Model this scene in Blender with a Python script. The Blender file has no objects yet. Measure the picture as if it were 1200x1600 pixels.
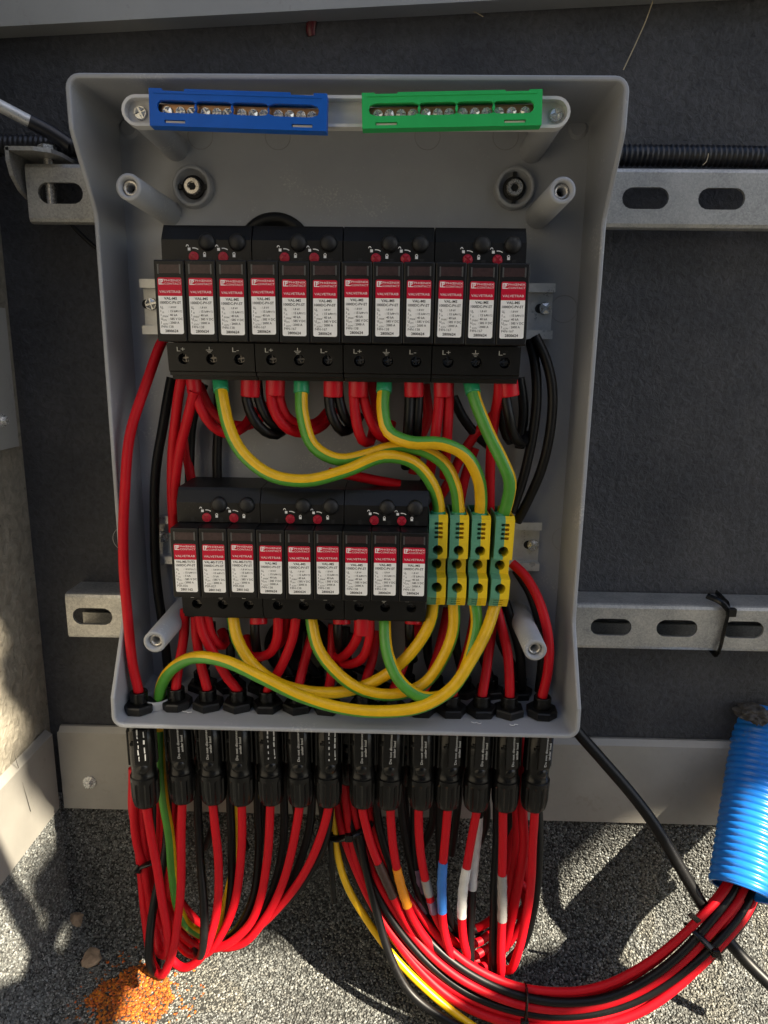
import bpy, bmesh, math, random
import numpy as np
from mathutils import Vector, Matrix, noise

random.seed(7)
rng = np.random.default_rng(7)
S = bpy.context.scene
C = S.collection
rad = math.radians

# ------------------------------------------------------------------ camera
CAM_Y, CAM_Z = -0.516, 0.455          # wall face is Y = 0
FZ = -.035                            # height of the roof surface
PITCH, YAW, ROLL, FPX = .2163, -.0201, .0132, 1080.5
_cp, _sp, _cy, _sy = math.cos(PITCH), math.sin(PITCH), math.cos(YAW), math.sin(YAW)
FWD = Vector((_sy*_cp, _cy*_cp, -_sp)); _rt = Vector((_cy, -_sy, 0)); _up = _rt.cross(FWD)
RGT = _rt*math.cos(ROLL) + _up*math.sin(ROLL)
UPV = _up*math.cos(ROLL) - _rt*math.sin(ROLL)
cam_d = bpy.data.cameras.new('camera'); cam = bpy.data.objects.new('camera', cam_d); C.objects.link(cam)
m3 = Matrix((RGT, UPV, -FWD)).transposed()
cam.matrix_world = Matrix.Translation((0, CAM_Y, CAM_Z)) @ m3.to_4x4()
cam_d.sensor_fit = 'VERTICAL'; cam_d.sensor_height = 32.0; cam_d.lens = 32.0*FPX/1600
cam_d.clip_start = .01; cam_d.clip_end = 500
S.camera = cam

# ------------------------------------------------------------------ world and sun
SUN_TRAVEL = Vector((-.60, .45, -.66)).normalized()
el = math.asin(-SUN_TRAVEL.z); az = math.atan2(-SUN_TRAVEL.x, -SUN_TRAVEL.y)   # azimuth clockwise from +Y
w = bpy.data.worlds.new('World'); S.world = w; w.use_nodes = True
nt = w.node_tree; bg = nt.nodes['Background']; sky = nt.nodes.new('ShaderNodeTexSky')
sky.sky_type = 'NISHITA'; sky.sun_disc = False; sky.sun_elevation = el; sky.sun_rotation = az
nt.links.new(sky.outputs[0], bg.inputs[0]); bg.inputs[1].default_value = .05
sl = bpy.data.lights.new('sun', 'SUN'); sl.energy = 5.0; sl.angle = rad(.53); sl.color = (1, .885, .69)
so = bpy.data.objects.new('sun', sl); C.objects.link(so); so.location = (2, 0, 2)
so.rotation_euler = SUN_TRAVEL.to_track_quat('-Z', 'Y').to_euler()
S.view_settings.view_transform = 'Standard'; S.view_settings.look = 'None'
S.view_settings.gamma = 1.0; S.view_settings.exposure = 2.08; S.view_settings.use_curve_mapping = False

# ------------------------------------------------------------------ helpers
def ray(px, py): return FWD + RGT*((px-600)/FPX) + UPV*((800-py)/FPX)
def at(px, py, D):
    """point of the place that a photo position shows, D metres in front of the lens plane towards the wall"""
    d = ray(px, py); return Vector((0, CAM_Y, CAM_Z)) + d*(D/d.y)
def at_z(px, py, z):
    d = ray(px, py); return Vector((0, CAM_Y, CAM_Z)) + d*((z-CAM_Z)/d.z)
def Yd(D): return D + CAM_Y
ORG = {}
def tag(o, label=None, cat=None, group=None, kind=None):
    if label: o['label'] = label
    if cat: o['category'] = cat
    if group: o['group'] = group
    if kind: o['kind'] = kind
    return o
def empty(name, loc, label=None, cat=None, group=None):
    o = bpy.data.objects.new(name, None); C.objects.link(o); o.location = loc; o.empty_display_size = .01
    ORG[o.name] = Vector(loc); return tag(o, label, cat, group)
def link_mesh(name, me, parent=None, loc=(0, 0, 0)):
    o = bpy.data.objects.new(name, me); C.objects.link(o); o.location = loc
    if parent: o.parent = parent
    return o
def copy_tree(o, parent=None):
    c = o.copy(); C.objects.link(c); c.parent = parent
    for ch in list(o.children): copy_tree(ch, c)
    return c

class MB:
    def __init__(s): s.v = []; s.f = []; s.m = []; s.uv = None; s.smooth = []
    def add(s, vs, fs, mi=0, sm=False):
        n = len(s.v); s.v += [tuple(v) for v in vs]
        for f in fs: s.f.append(tuple(i+n for i in f)); s.m.append(mi); s.smooth.append(sm)
    def box(s, a, b, mi=0, bev=0.0):
        x0, y0, z0 = a; x1, y1, z1 = b
        if bev > 0:
            bm = bmesh.new(); bmesh.ops.create_cube(bm, size=1)
            for v in bm.verts: v.co = Vector(((x0+x1)/2+v.co.x*(x1-x0), (y0+y1)/2+v.co.y*(y1-y0), (z0+z1)/2+v.co.z*(z1-z0)))
            bmesh.ops.bevel(bm, geom=list(bm.edges), offset=bev, segments=2, affect='EDGES', profile=.5)
            bm.verts.index_update()
            s.add([v.co[:] for v in bm.verts], [[v.index for v in f.verts] for f in bm.faces], mi); bm.free(); return
        v = [(x0,y0,z0),(x1,y0,z0),(x1,y1,z0),(x0,y1,z0),(x0,y0,z1),(x1,y0,z1),(x1,y1,z1),(x0,y1,z1)]
        s.add(v, [(0,3,2,1),(4,5,6,7),(0,1,5,4),(1,2,6,5),(2,3,7,6),(3,0,4,7)], mi)
    def lathe(s, prof, c, axis, n=24, mi=0, sm=True, flute=None, caps=True):
        """prof: list of (r, h) along axis from c"""
        a = Vector(axis).normalized(); t = Vector((0,0,1)) if abs(a.z) < .9 else Vector((1,0,0))
        u = a.cross(t).normalized(); w_ = a.cross(u); c = Vector(c); vs = []
        for k, (r, h) in enumerate(prof):
            for i in range(n):
                th = 2*math.pi*i/n; rr = r
                if flute and k in flute[0]: rr = r*(1-flute[2]*(1 if (i % flute[1]) == 0 else 0))
                vs.append(c + a*h + (u*math.cos(th)+w_*math.sin(th))*rr)
        fs = []
        for k in range(len(prof)-1):
            for i in range(n):
                j = (i+1) % n; fs.append((k*n+i, k*n+j, (k+1)*n+j, (k+1)*n+i))
        s.add(vs, fs, mi, sm)
        if caps:
            s.add(vs[:n], [tuple(range(n))[::-1]], mi); s.add(vs[-n:], [tuple(range(n))], mi)
    def prism(s, poly, x0, x1, mi=0, skip=(), to3=lambda a, b, x: (x, a, b)):
        """poly of (y,z) extruded along x"""
        n = len(poly); vs = [to3(a, b, x0) for a, b in poly] + [to3(a, b, x1) for a, b in poly]
        fs = [(i, (i+1) % n, n+(i+1) % n, n+i) for i in range(n) if i not in skip]
        s.add(vs, fs + [tuple(range(n))[::-1], tuple(range(n, 2*n))], mi)
    def hole_cell(s, o, ex, ez, en, x0, x1, z0, z1, cx, cz, r, depth, n=24, mi=0, mi_hole=None, split=None):
        """rectangle (x0..x1, z0..z1) on the plane o,ex,ez with a round blind hole going along en"""
        o, ex, ez, en = map(Vector, (o, ex, ez, en)); per = []; cir = []
        for i in range(n):
            th = 2*math.pi*i/n
            dx, dz = math.cos(th), math.sin(th)
            t = min((((x1-cx) if dx > 0 else (x0-cx))/dx) if abs(dx) > 1e-9 else 9, (((z1-cz) if dz > 0 else (z0-cz))/dz) if abs(dz) > 1e-9 else 9)
            per.append((cx+dx*t, cz+dz*t, th)); cir.append((cx+dx*r, cz+dz*r))
        for cxn, czn in ((x0,z0),(x1,z0),(x1,z1),(x0,z1)):
            k = min(range(n), key=lambda i: (per[i][0]-cxn)**2+(per[i][1]-czn)**2); per[k] = (cxn, czn, 0)
        P = lambda a, b, d=0: o+ex*a+ez*b+en*d
        for i in range(n):
            j = (i+1) % n
            mm = mi if split is None else (mi if (cir[i][0]+cir[j][0])/2 < split else mi+1)
            s.add([P(*per[i][:2]), P(*per[j][:2]), P(*cir[j]), P(*cir[i])], [(0,1,2,3)], mm)
            mh = mm if mi_hole is None else mi_hole
            s.add([P(*cir[i]), P(*cir[j]), P(*cir[j], depth), P(*cir[i], depth)], [(0,1,2,3)], mh, True)
        s.add([P(*c, depth) for c in cir], [tuple(range(n))], mi if mi_hole is None else mi_hole)
    def tube(s, pts, r, n=12, mi=0, twist=0.0, caps=True, radf=None, flat=None, phase=0.0):
        pts = [Vector(p) for p in pts]; N = len(pts); t0 = (pts[1]-pts[0]).normalized()
        nrm = t0.cross(Vector((0,1,0)))
        if nrm.length < .1: nrm = t0.cross(Vector((1,0,0)))
        nrm.normalize(); vs = []; L = 0; uvs = []
        for k in range(N):
            t = (pts[min(k+1, N-1)]-pts[max(k-1, 0)]).normalized()
            nrm = (nrm - t*nrm.dot(t)).normalized(); b = t.cross(nrm)
            if k: L += (pts[k]-pts[k-1]).length
            rr = r if radf is None else radf(k, L)
            for i in range(n):
                th = 2*math.pi*i/n + twist*L + phase
                if flat: vs.append(pts[k]+nrm*math.cos(th)*rr*flat[0]+b*math.sin(th)*rr*flat[1])
                else: vs.append(pts[k]+(nrm*math.cos(th)+b*math.sin(th))*rr)
        base = len(s.f); nb = len(s.v)
        fs = [(k*n+i, k*n+(i+1) % n, (k+1)*n+(i+1) % n, (k+1)*n+i) for k in range(N-1) for i in range(n)]
        s.add(vs, fs, mi, True)
        s.tubeinfo = (base, N, n)
        if caps: s.add(vs[:n], [tuple(range(n))[::-1]], mi); s.add(vs[-n:], [tuple(range(n))], mi)
    def mesh(s, name, mats, org=(0,0,0)):
        me = bpy.data.meshes.new(name); o = Vector(org)
        me.from_pydata([tuple(Vector(v)-o) for v in s.v], [], s.f)
        for m in (mats if isinstance(mats, (list, tuple)) else [mats]): me.materials.append(m)
        me.polygons.foreach_set('material_index', s.m); me.polygons.foreach_set('use_smooth', s.smooth)
        me.update(); return me
    def build(s, name, mats, parent=None, org=None):
        """vertices in world space (things) or in the parent's own space when org is None and parent given in local"""
        if parent is not None:
            o = link_mesh(name, s.mesh(name, mats, org or (0,0,0)), parent)
        else:
            org = org or (0,0,0)
            o = link_mesh(name, s.mesh(name, mats, org), None, org); ORG[o.name] = Vector(org)
        return o

def fix_normals(o):
    bm = bmesh.new(); bm.from_mesh(o.data); bmesh.ops.remove_doubles(bm, verts=bm.verts, dist=1e-6)
    bmesh.ops.recalc_face_normals(bm, faces=bm.faces); bm.to_mesh(o.data); bm.free(); return o

def spline(pts, step=.004):
    """Catmull-Rom (centripetal) through the points"""
    P = [Vector(p) for p in pts]
    if len(P) == 2: P = [P[0], P[0].lerp(P[1], .5), P[1]]
    P = [P[0]*2-P[1]] + P + [P[-1]*2-P[-2]]; out = []
    for i in range(1, len(P)-2):
        p0, p1, p2, p3 = P[i-1:i+3]
        d = lambda a, b: max(1e-6, (b-a).length**.5)
        t0 = 0; t1 = t0+d(p0, p1); t2 = t1+d(p1, p2); t3 = t2+d(p2, p3)
        n = max(2, int((p2-p1).length/step))
        for k in range(n):
            t = t1+(t2-t1)*k/n
            A1 = p0*((t1-t)/(t1-t0))+p1*((t-t0)/(t1-t0)); A2 = p1*((t2-t)/(t2-t1))+p2*((t-t1)/(t2-t1)); A3 = p2*((t3-t)/(t3-t2))+p3*((t-t2)/(t3-t2))
            B1 = A1*((t2-t)/(t2-t0))+A2*((t-t0)/(t2-t0)); B2 = A2*((t3-t)/(t3-t1))+A3*((t-t1)/(t3-t1))
            out.append(B1*((t2-t)/(t2-t1))+B2*((t-t1)/(t2-t1)))
    out.append(P[-2]); return out

# ------------------------------------------------------------------ materials
def new_mat(name):
    m = bpy.data.materials.new(name); m.use_nodes = True; return m, m.node_tree, m.node_tree.nodes['Principled BSDF']
def mat(name, col, rough=.5, metal=0.0, var=.0, vscale=60, bump=0.0, bscale=300, spec=.5, rvar=0.0, dust=0.0, dcol=(.35,.34,.32), dscale=900, coat=0):
    m, t, b = new_mat(name); L = t.links.new
    b.inputs['Base Color'].default_value = (*col, 1); b.inputs['Roughness'].default_value = rough
    b.inputs['Metallic'].default_value = metal; b.inputs['Specular IOR Level'].default_value = spec
    if coat: b.inputs['Coat Weight'].default_value = coat; b.inputs['Coat Roughness'].default_value = .2
    tc = t.nodes.new('ShaderNodeTexCoord'); gm = t.nodes.new('ShaderNodeNewGeometry'); src = gm.outputs['Position']
    out = None
    if var or rvar:
        n = t.nodes.new('ShaderNodeTexNoise'); n.inputs['Scale'].default_value = vscale; n.inputs['Detail'].default_value = 5; n.inputs['Roughness'].default_value = .65
        L(src, n.inputs['Vector'])
        if var:
            r = t.nodes.new('ShaderNodeMapRange'); r.inputs[1].default_value = .3; r.inputs[2].default_value = .7
            r.inputs[3].default_value = 1-var; r.inputs[4].default_value = 1+var; L(n.outputs[0], r.inputs[0])
            mx = t.nodes.new('ShaderNodeVectorMath'); mx.operation = 'SCALE'; mx.inputs[0].default_value = col; L(r.outputs[0], mx.inputs['Scale'])
            out = mx.outputs[0]
        if rvar:
            r2 = t.nodes.new('ShaderNodeMapRange'); r2.inputs[1].default_value = .3; r2.inputs[2].default_value = .7
            r2.inputs[3].default_value = max(0, rough-rvar); r2.inputs[4].default_value = min(1, rough+rvar); L(n.outputs[0], r2.inputs[0]); L(r2.outputs[0], b.inputs['Roughness'])
    if dust:
        n = t.nodes.new('ShaderNodeTexNoise'); n.inputs['Scale'].default_value = dscale; n.inputs['Detail'].default_value = 2; L(src, n.inputs['Vector'])
        n2 = t.nodes.new('ShaderNodeTexNoise'); n2.inputs['Scale'].default_value = 35; n2.inputs['Detail'].default_value = 3; L(src, n2.inputs['Vector'])
        mu = t.nodes.new('ShaderNodeMath'); mu.operation = 'MULTIPLY'; L(n.outputs[0], mu.inputs[0]); L(n2.outputs[0], mu.inputs[1])
        r = t.nodes.new('ShaderNodeMapRange'); r.inputs[1].default_value = .36; r.inputs[2].default_value = .46; r.inputs[3].default_value = 0; r.inputs[4].default_value = dust; L(mu.outputs[0], r.inputs[0])
        mx = t.nodes.new('ShaderNodeMix'); mx.data_type = 'RGBA'; L(r.outputs[0], mx.inputs[0])
        if out: L(out, mx.inputs[6])
        else: mx.inputs[6].default_value = (*col, 1)
        mx.inputs[7].default_value = (*dcol, 1); out = mx.outputs[2]
    if out: L(out, b.inputs['Base Color'])
    if bump:
        n = t.nodes.new('ShaderNodeTexNoise'); n.inputs['Scale'].default_value = bscale; n.inputs['Detail'].default_value = 4; L(src, n.inputs['Vector'])
        bp = t.nodes.new('ShaderNodeBump'); bp.inputs['Strength'].default_value = bump; bp.inputs['Distance'].default_value = .0006; L(n.outputs[0], bp.inputs['Height']); L(bp.outputs[0], b.inputs['Normal'])
    return m
M = {}
M['box'] = mat('grey_polycarbonate', (.325,.338,.366), .40, var=.06, vscale=25, bump=.06, bscale=900, dust=.5, dcol=(.58,.57,.55), dscale=700)
M['boxmark'] = mat('grey_moulding_line', (.27,.27,.265), .5)
M['black'] = mat('black_polyamide', (.0055,.0055,.006), .43, var=.2, vscale=90, bump=.10, bscale=1500, spec=.33, dust=.2, dcol=(.08,.076,.07), dscale=1300)
M['black2'] = mat('black_connector_plastic', (.0045,.0045,.0045), .27, var=.25, vscale=120, bump=.12, bscale=700, spec=.34, dust=.15, dcol=(.05,.047,.043))
M['knob'] = mat('black_rubbery_cap', (.011,.011,.012), .5, bump=.08, bscale=1500, spec=.4, dust=.3, dcol=(.13,.12,.11))
M['blackcable'] = mat('black_cable_sheath', (.0045,.0045,.005), .42, var=.2, vscale=120, spec=.3, dust=.15, dcol=(.05,.047,.043), dscale=800)
M['red'] = mat('red_cable_sheath', (.47,.0025,.010), .5, var=.08, vscale=90, spec=.25, dust=.06, dcol=(.42,.12,.11), dscale=900, bump=.04, bscale=600)
M['redferrule'] = mat('red_ferrule_plastic', (.50,.005,.016), .36, var=.08, spec=.35)
M['greenferrule'] = mat('green_ferrule_plastic', (.02,.27,.12), .3, var=.08)
M['redlock'] = mat('crimson_lock_plastic', (.42,.008,.03), .4)
M['dark'] = mat('shadowed_slot_plastic', (.008,.008,.009), .6)
M['window'] = mat('smoked_indicator_window', (.045,.026,.026), .3, var=.25, vscale=500, spec=.35)
M['winframe'] = mat('window_edge_plastic', (.09,.09,.09), .3)
M['white'] = mat('white_label_film', (.90,.90,.89), .42, var=.03, vscale=200, dust=.15, dcol=(.65,.63,.6))
M['labelred'] = mat('red_label_print', (.55,.004,.032), .45, var=.05, vscale=200, spec=.3)
M['ink'] = mat('black_print', (.03,.03,.03), .5)
M['wink'] = mat('white_print', (.82,.82,.82), .5)
M['gink'] = mat('grey_print', (.5,.5,.5), .5)
M['blue'] = mat('blue_terminal_plastic', (.002,.10,.50), .42, var=.06, vscale=80, bump=.05, spec=.3)
M['green'] = mat('green_terminal_plastic', (.025,.46,.12), .42, var=.06, vscale=80, bump=.05, spec=.3)
M['tbgreen'] = mat('sage_green_terminal_plastic', (.10,.30,.19), .42, var=.05, vscale=150, bump=.05, dust=.2)
M['tbyellow'] = mat('yellow_terminal_plastic', (.82,.56,.012), .42, var=.05, vscale=150, bump=.05, dust=.2)
M['bracket'] = mat('pale_grey_bracket_plastic', (.60,.60,.60), .4, var=.04)
M['clip'] = mat('cream_clip_plastic', (.62,.58,.50), .5)
M['steel'] = mat('zinc_plated_screw_steel', (.68,.68,.66), .26, .6, rvar=.1, vscale=800)
M['darksteel'] = mat('dark_recessed_screw_steel', (.16,.15,.14), .3, 1.0, rvar=.1, vscale=800)
M['bolt'] = mat('stainless_bolt_steel', (.52,.50,.47), .28, .7, rvar=.1, vscale=600)
M['brass'] = mat('brass_bar', (.42,.24,.13), .4, 1.0)
M['rail'] = mat('galvanised_din_rail', (.58,.58,.565), .34, .35, var=.14, vscale=130, rvar=.12, bump=.1, bscale=500)
M['flash'] = mat('beige_grey_flashing_metal', (.30,.288,.262), .45, .2, var=.10, vscale=22, rvar=.08, bump=.08, bscale=120, dust=.25, dcol=(.20,.17,.13), dscale=220)
M['coping'] = mat('grey_coping_metal', (.36,.36,.345), .45, .2, var=.08, vscale=14, bump=.08, bscale=120, dust=.3, dcol=(.2,.19,.17), dscale=400)
M['corr'] = mat('black_corrugated_pipe', (.012,.012,.015), .38, var=.15, dust=.2, dcol=(.1,.1,.1))
M['bluepipe'] = mat('blue_corrugated_pipe', (.012,.17,.62), .30, var=.10, vscale=60, dust=.3, dcol=(.25,.26,.27), dscale=420)
M['foam'] = mat('grey_sealing_foam', (.07,.065,.06), .9, var=.4, vscale=150, bump=.8, bscale=250)
M['bluetape'] = mat('blue_electrical_tape', (.03,.15,.48), .35, var=.1, vscale=150, bump=.3, bscale=180)
M['whitetape'] = mat('white_electrical_tape', (.62,.60,.57), .4, var=.12, vscale=150, bump=.3, bscale=180)
M['greytape'] = mat('grey_electrical_tape', (.27,.26,.25), .4, var=.12, vscale=150, bump=.3, bscale=180)
M['orangetape'] = mat('orange_electrical_tape', (.68,.24,.01), .38, var=.12, vscale=150, bump=.3, bscale=180)
M['purpletape'] = mat('mauve_electrical_tape', (.17,.10,.16), .4, var=.15, vscale=150, bump=.3, bscale=180)
M['browntape'] = mat('brown_electrical_tape', (.045,.022,.018), .4, var=.15, vscale=150, bump=.3, bscale=180)
M['stone'] = mat('tan_stone', (.30,.22,.15), .9, var=.35, vscale=120, bump=.8, bscale=200)
M['straw'] = mat('dry_grass_straw', (.50,.42,.28), .7)
M['redstain'] = mat('dark_red_paint_run', (.10,.012,.015), .3)
M['shadeglass'] = mat('shade_panel_glass', (.01,.014,.03), .12, coat=.6)  # top face of the added shade panels
M['shadeback'] = mat('shade_panel_black', (.02,.02,.021), .6)
M['skyblock'] = mat('grey_skyblock', (.24,.245,.255), .9, var=.1, vscale=3)  # for the wall added behind the viewer to block sky light
M['alu'] = mat('shade_frame_aluminium', (.6,.6,.6), .35, .9)

def strut_mat():
    m, t, b = new_mat('hot_dip_galvanised_steel'); L = t.links.new
    g = t.nodes.new('ShaderNodeNewGeometry'); v = t.nodes.new('ShaderNodeTexVoronoi'); v.inputs['Scale'].default_value = 1000; L(g.outputs['Position'], v.inputs['Vector'])
    n = t.nodes.new('ShaderNodeTexNoise'); n.inputs['Scale'].default_value = 45; n.inputs['Detail'].default_value = 6; L(g.outputs['Position'], n.inputs['Vector'])
    sx = t.nodes.new('ShaderNodeSeparateColor'); L(v.outputs['Color'], sx.inputs[0])
    a = t.nodes.new('ShaderNodeMath'); a.operation = 'MULTIPLY_ADD'; L(sx.outputs[0], a.inputs[0]); a.inputs[1].default_value = .32; L(n.outputs[0], a.inputs[2])
    r = t.nodes.new('ShaderNodeValToRGB'); r.color_ramp.elements[0].position = .35; r.color_ramp.elements[0].color = (.30,.30,.29,1); r.color_ramp.elements[1].position = .95; r.color_ramp.elements[1].color = (.54,.53,.50,1)
    L(a.outputs[0], r.inputs[0]); L(r.outputs[0], b.inputs['Base Color'])
    r2 = t.nodes.new('ShaderNodeMapRange'); r2.inputs[1].default_value = .3; r2.inputs[2].default_value = 1; r2.inputs[3].default_value = .52; r2.inputs[4].default_value = .30; L(a.outputs[0], r2.inputs[0]); L(r2.outputs[0], b.inputs['Roughness'])
    b.inputs['Metallic'].default_value = .6
    bp = t.nodes.new('ShaderNodeBump'); bp.inputs['Strength'].default_value = .25; bp.inputs['Distance'].default_value = .0004; L(a.outputs[0], bp.inputs['Height']); L(bp.outputs[0], b.inputs['Normal'])
    return m
M['strut'] = strut_mat()

def wall_mat(name, c0, c1, scale=1.0, bs=.9):
    m, t, b = new_mat(name); L = t.links.new
    g = t.nodes.new('ShaderNodeNewGeometry')
    n1 = t.nodes.new('ShaderNodeTexNoise'); n1.inputs['Scale'].default_value = 9*scale; n1.inputs['Detail'].default_value = 6; n1.inputs['Roughness'].default_value = .6; L(g.outputs['Position'], n1.inputs['Vector'])
    mp = t.nodes.new('ShaderNodeMapping'); mp.inputs['Scale'].default_value = (1, 1, .9); L(g.outputs['Position'], mp.inputs['Vector'])
    n2 = t.nodes.new('ShaderNodeTexNoise'); n2.inputs['Scale'].default_value = 260*scale; n2.inputs['Detail'].default_value = 5; n2.inputs['Roughness'].default_value = .62; n2.inputs['Distortion'].default_value = .6; L(mp.outputs[0], n2.inputs['Vector'])
    n3 = t.nodes.new('ShaderNodeTexNoise'); n3.inputs['Scale'].default_value = 70*scale; n3.inputs['Detail'].default_value = 3; L(g.outputs['Position'], n3.inputs['Vector'])
    vo = t.nodes.new('ShaderNodeTexVoronoi'); vo.inputs['Scale'].default_value = 120*scale; L(g.outputs['Position'], vo.inputs['Vector'])
    r = t.nodes.new('ShaderNodeValToRGB'); r.color_ramp.elements[0].position = .35; r.color_ramp.elements[0].color = (*c0, 1); r.color_ramp.elements[1].position = .68; r.color_ramp.elements[1].color = (*c1, 1); L(n1.outputs[0], r.inputs[0])
    # small pits and pale scuffs
    lt = t.nodes.new('ShaderNodeMapRange'); lt.inputs[1].default_value = .03; lt.inputs[2].default_value = .09; lt.inputs[3].default_value = .45; lt.inputs[4].default_value = 1; L(vo.outputs['Distance'], lt.inputs[0])
    mr = t.nodes.new('ShaderNodeMapRange'); mr.inputs[1].default_value = .35; mr.inputs[2].default_value = .75; mr.inputs[3].default_value = .75; mr.inputs[4].default_value = 1.35; L(n2.outputs[0], mr.inputs[0])
    mm = t.nodes.new('ShaderNodeMath'); mm.operation = 'MULTIPLY'; L(lt.outputs[0], mm.inputs[0]); L(mr.outputs[0], mm.inputs[1])
    sc = t.nodes.new('ShaderNodeVectorMath'); sc.operation = 'SCALE'; L(r.outputs[0], sc.inputs[0]); L(mm.outputs[0], sc.inputs['Scale'])
    L(sc.outputs[0], b.inputs['Base Color']); b.inputs['Roughness'].default_value = .62; b.inputs['Specular IOR Level'].default_value = .35
    ad = t.nodes.new('ShaderNodeMath'); ad.operation = 'MULTIPLY_ADD'; L(n3.outputs[0], ad.inputs[0]); ad.inputs[1].default_value = 1.0; L(n2.outputs[0], ad.inputs[2])
    bp = t.nodes.new('ShaderNodeBump'); bp.inputs['Strength'].default_value = bs; bp.inputs['Distance'].default_value = .0022; L(ad.outputs[0], bp.inputs['Height']); L(bp.outputs[0], b.inputs['Normal'])
    return m
M['wall'] = wall_mat('dark_grey_coated_render', (.034,.036,.042), (.070,.070,.074), 1.0, .65)
M['sidewall'] = wall_mat('grey_rough_render', (.19,.175,.145), (.34,.31,.25), .55, 1.0)

def gy_mat():
    """two-colour earth cable: the stripe follows the UV around the sheath"""
    m, t, b = new_mat('green_yellow_cable_sheath'); L = t.links.new
    uv = t.nodes.new('ShaderNodeUVMap'); uv.uv_map = 'UVMap'; sp = t.nodes.new('ShaderNodeSeparateXYZ'); L(uv.outputs[0], sp.inputs[0])
    a = t.nodes.new('ShaderNodeMath'); a.operation = 'MULTIPLY'; a.inputs[1].default_value = 2*math.pi; L(sp.outputs[1], a.inputs[0])
    c = t.nodes.new('ShaderNodeMath'); c.operation = 'SINE'; L(a.outputs[0], c.inputs[0])
    r = t.nodes.new('ShaderNodeMapRange'); r.inputs[1].default_value = .24; r.inputs[2].default_value = .30; L(c.outputs[0], r.inputs[0])
    mx = t.nodes.new('ShaderNodeMix'); mx.data_type = 'RGBA'; mx.inputs[6].default_value = (.78,.46,.006,1); mx.inputs[7].default_value = (.075,.30,.035,1); L(r.outputs[0], mx.inputs[0])
    g = t.nodes.new('ShaderNodeNewGeometry'); n = t.nodes.new('ShaderNodeTexNoise'); n.inputs['Scale'].default_value = 140; n.inputs['Detail'].default_value = 5; L(g.outputs['Position'], n.inputs['Vector'])
    rr = t.nodes.new('ShaderNodeMapRange'); rr.inputs[1].default_value = .3; rr.inputs[2].default_value = .75; rr.inputs[3].default_value = 1.06; rr.inputs[4].default_value = .86; L(n.outputs[0], rr.inputs[0])
    sc = t.nodes.new('ShaderNodeVectorMath'); sc.operation = 'SCALE'; L(mx.outputs[2], sc.inputs[0]); L(rr.outputs[0], sc.inputs['Scale']); L(sc.outputs[0], b.inputs['Base Color'])
    b.inputs['Roughness'].default_value = .36
    return m
M['gy'] = gy_mat()

def granule_mat():
    m, t, b = new_mat('mineral_granules'); at_ = t.nodes.new('ShaderNodeVertexColor'); at_.layer_name = 'Col'
    t.links.new(at_.outputs[0], b.inputs['Base Color']); b.inputs['Roughness'].default_value = .75; return m
M['granule'] = granule_mat()
M['membrane'] = mat('bitumen_membrane', (.022,.023,.022), .9, var=.5, vscale=420, bump=1.0, bscale=420)

# ------------------------------------------------------------------ text
_txt = {}
def text_mesh_data(s, bold=0.0):
    k = (s, bold)
    if k not in _txt:
        cu = bpy.data.curves.new('t', 'FONT'); cu.body = s; cu.resolution_u = 2; cu.offset = bold; cu.fill_mode = 'FRONT'
        o = bpy.data.objects.new('t', cu); C.objects.link(o)
        dg = bpy.context.evaluated_depsgraph_get(); me = bpy.data.meshes.new_from_object(o.evaluated_get(dg))
        v = np.array([x.co[:2] for x in me.vertices]) if len(me.vertices) else np.zeros((0,2)); f = [tuple(p.vertices) for p in me.polygons]
        bpy.data.objects.remove(o); bpy.data.curves.remove(cu); bpy.data.meshes.remove(me); _txt[k] = (v, f)
    return _txt[k]
def put_text(mb, s, x0, z0, w_=None, h=None, to3=None, bold=0.0, mi=0):
    """bottom-left at (x0,z0), fitted to width and cap height"""
    v, f = text_mesh_data(s, bold)
    if not len(v): return
    a, b = v.min(0), v.max(0); sc = (b-a)
    sy_ = h/sc[1] if h else w_/sc[0]; sx_ = w_/sc[0] if w_ else sy_
    mb.add([to3(x0+(p[0]-a[0])*sx_, z0+(p[1]-a[1])*sy_) for p in v], f, mi)
def put_poly(mb, pts, to3, mi=0): mb.add([to3(*p) for p in pts], [tuple(range(len(pts)))], mi)
def rrect(x0, x1, z0, z1, r, n=4, top=True, bot=True):
    out = []
    for (cx, cz, a0, on) in ((x1-r, z0+r, -90, bot), (x1-r, z1-r, 0, top), (x0+r, z1-r, 90, top), (x0+r, z0+r, 180, bot)):
        if on:
            for k in range(n+1): th = rad(a0+90*k/n); out.append((cx+r*math.cos(th), cz+r*math.sin(th)))
        else: out.append((cx+r*(1 if cx > (x0+x1)/2 else -1), cz+r*(1 if cz > (z0+z1)/2 else -1)))
    return out
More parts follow.
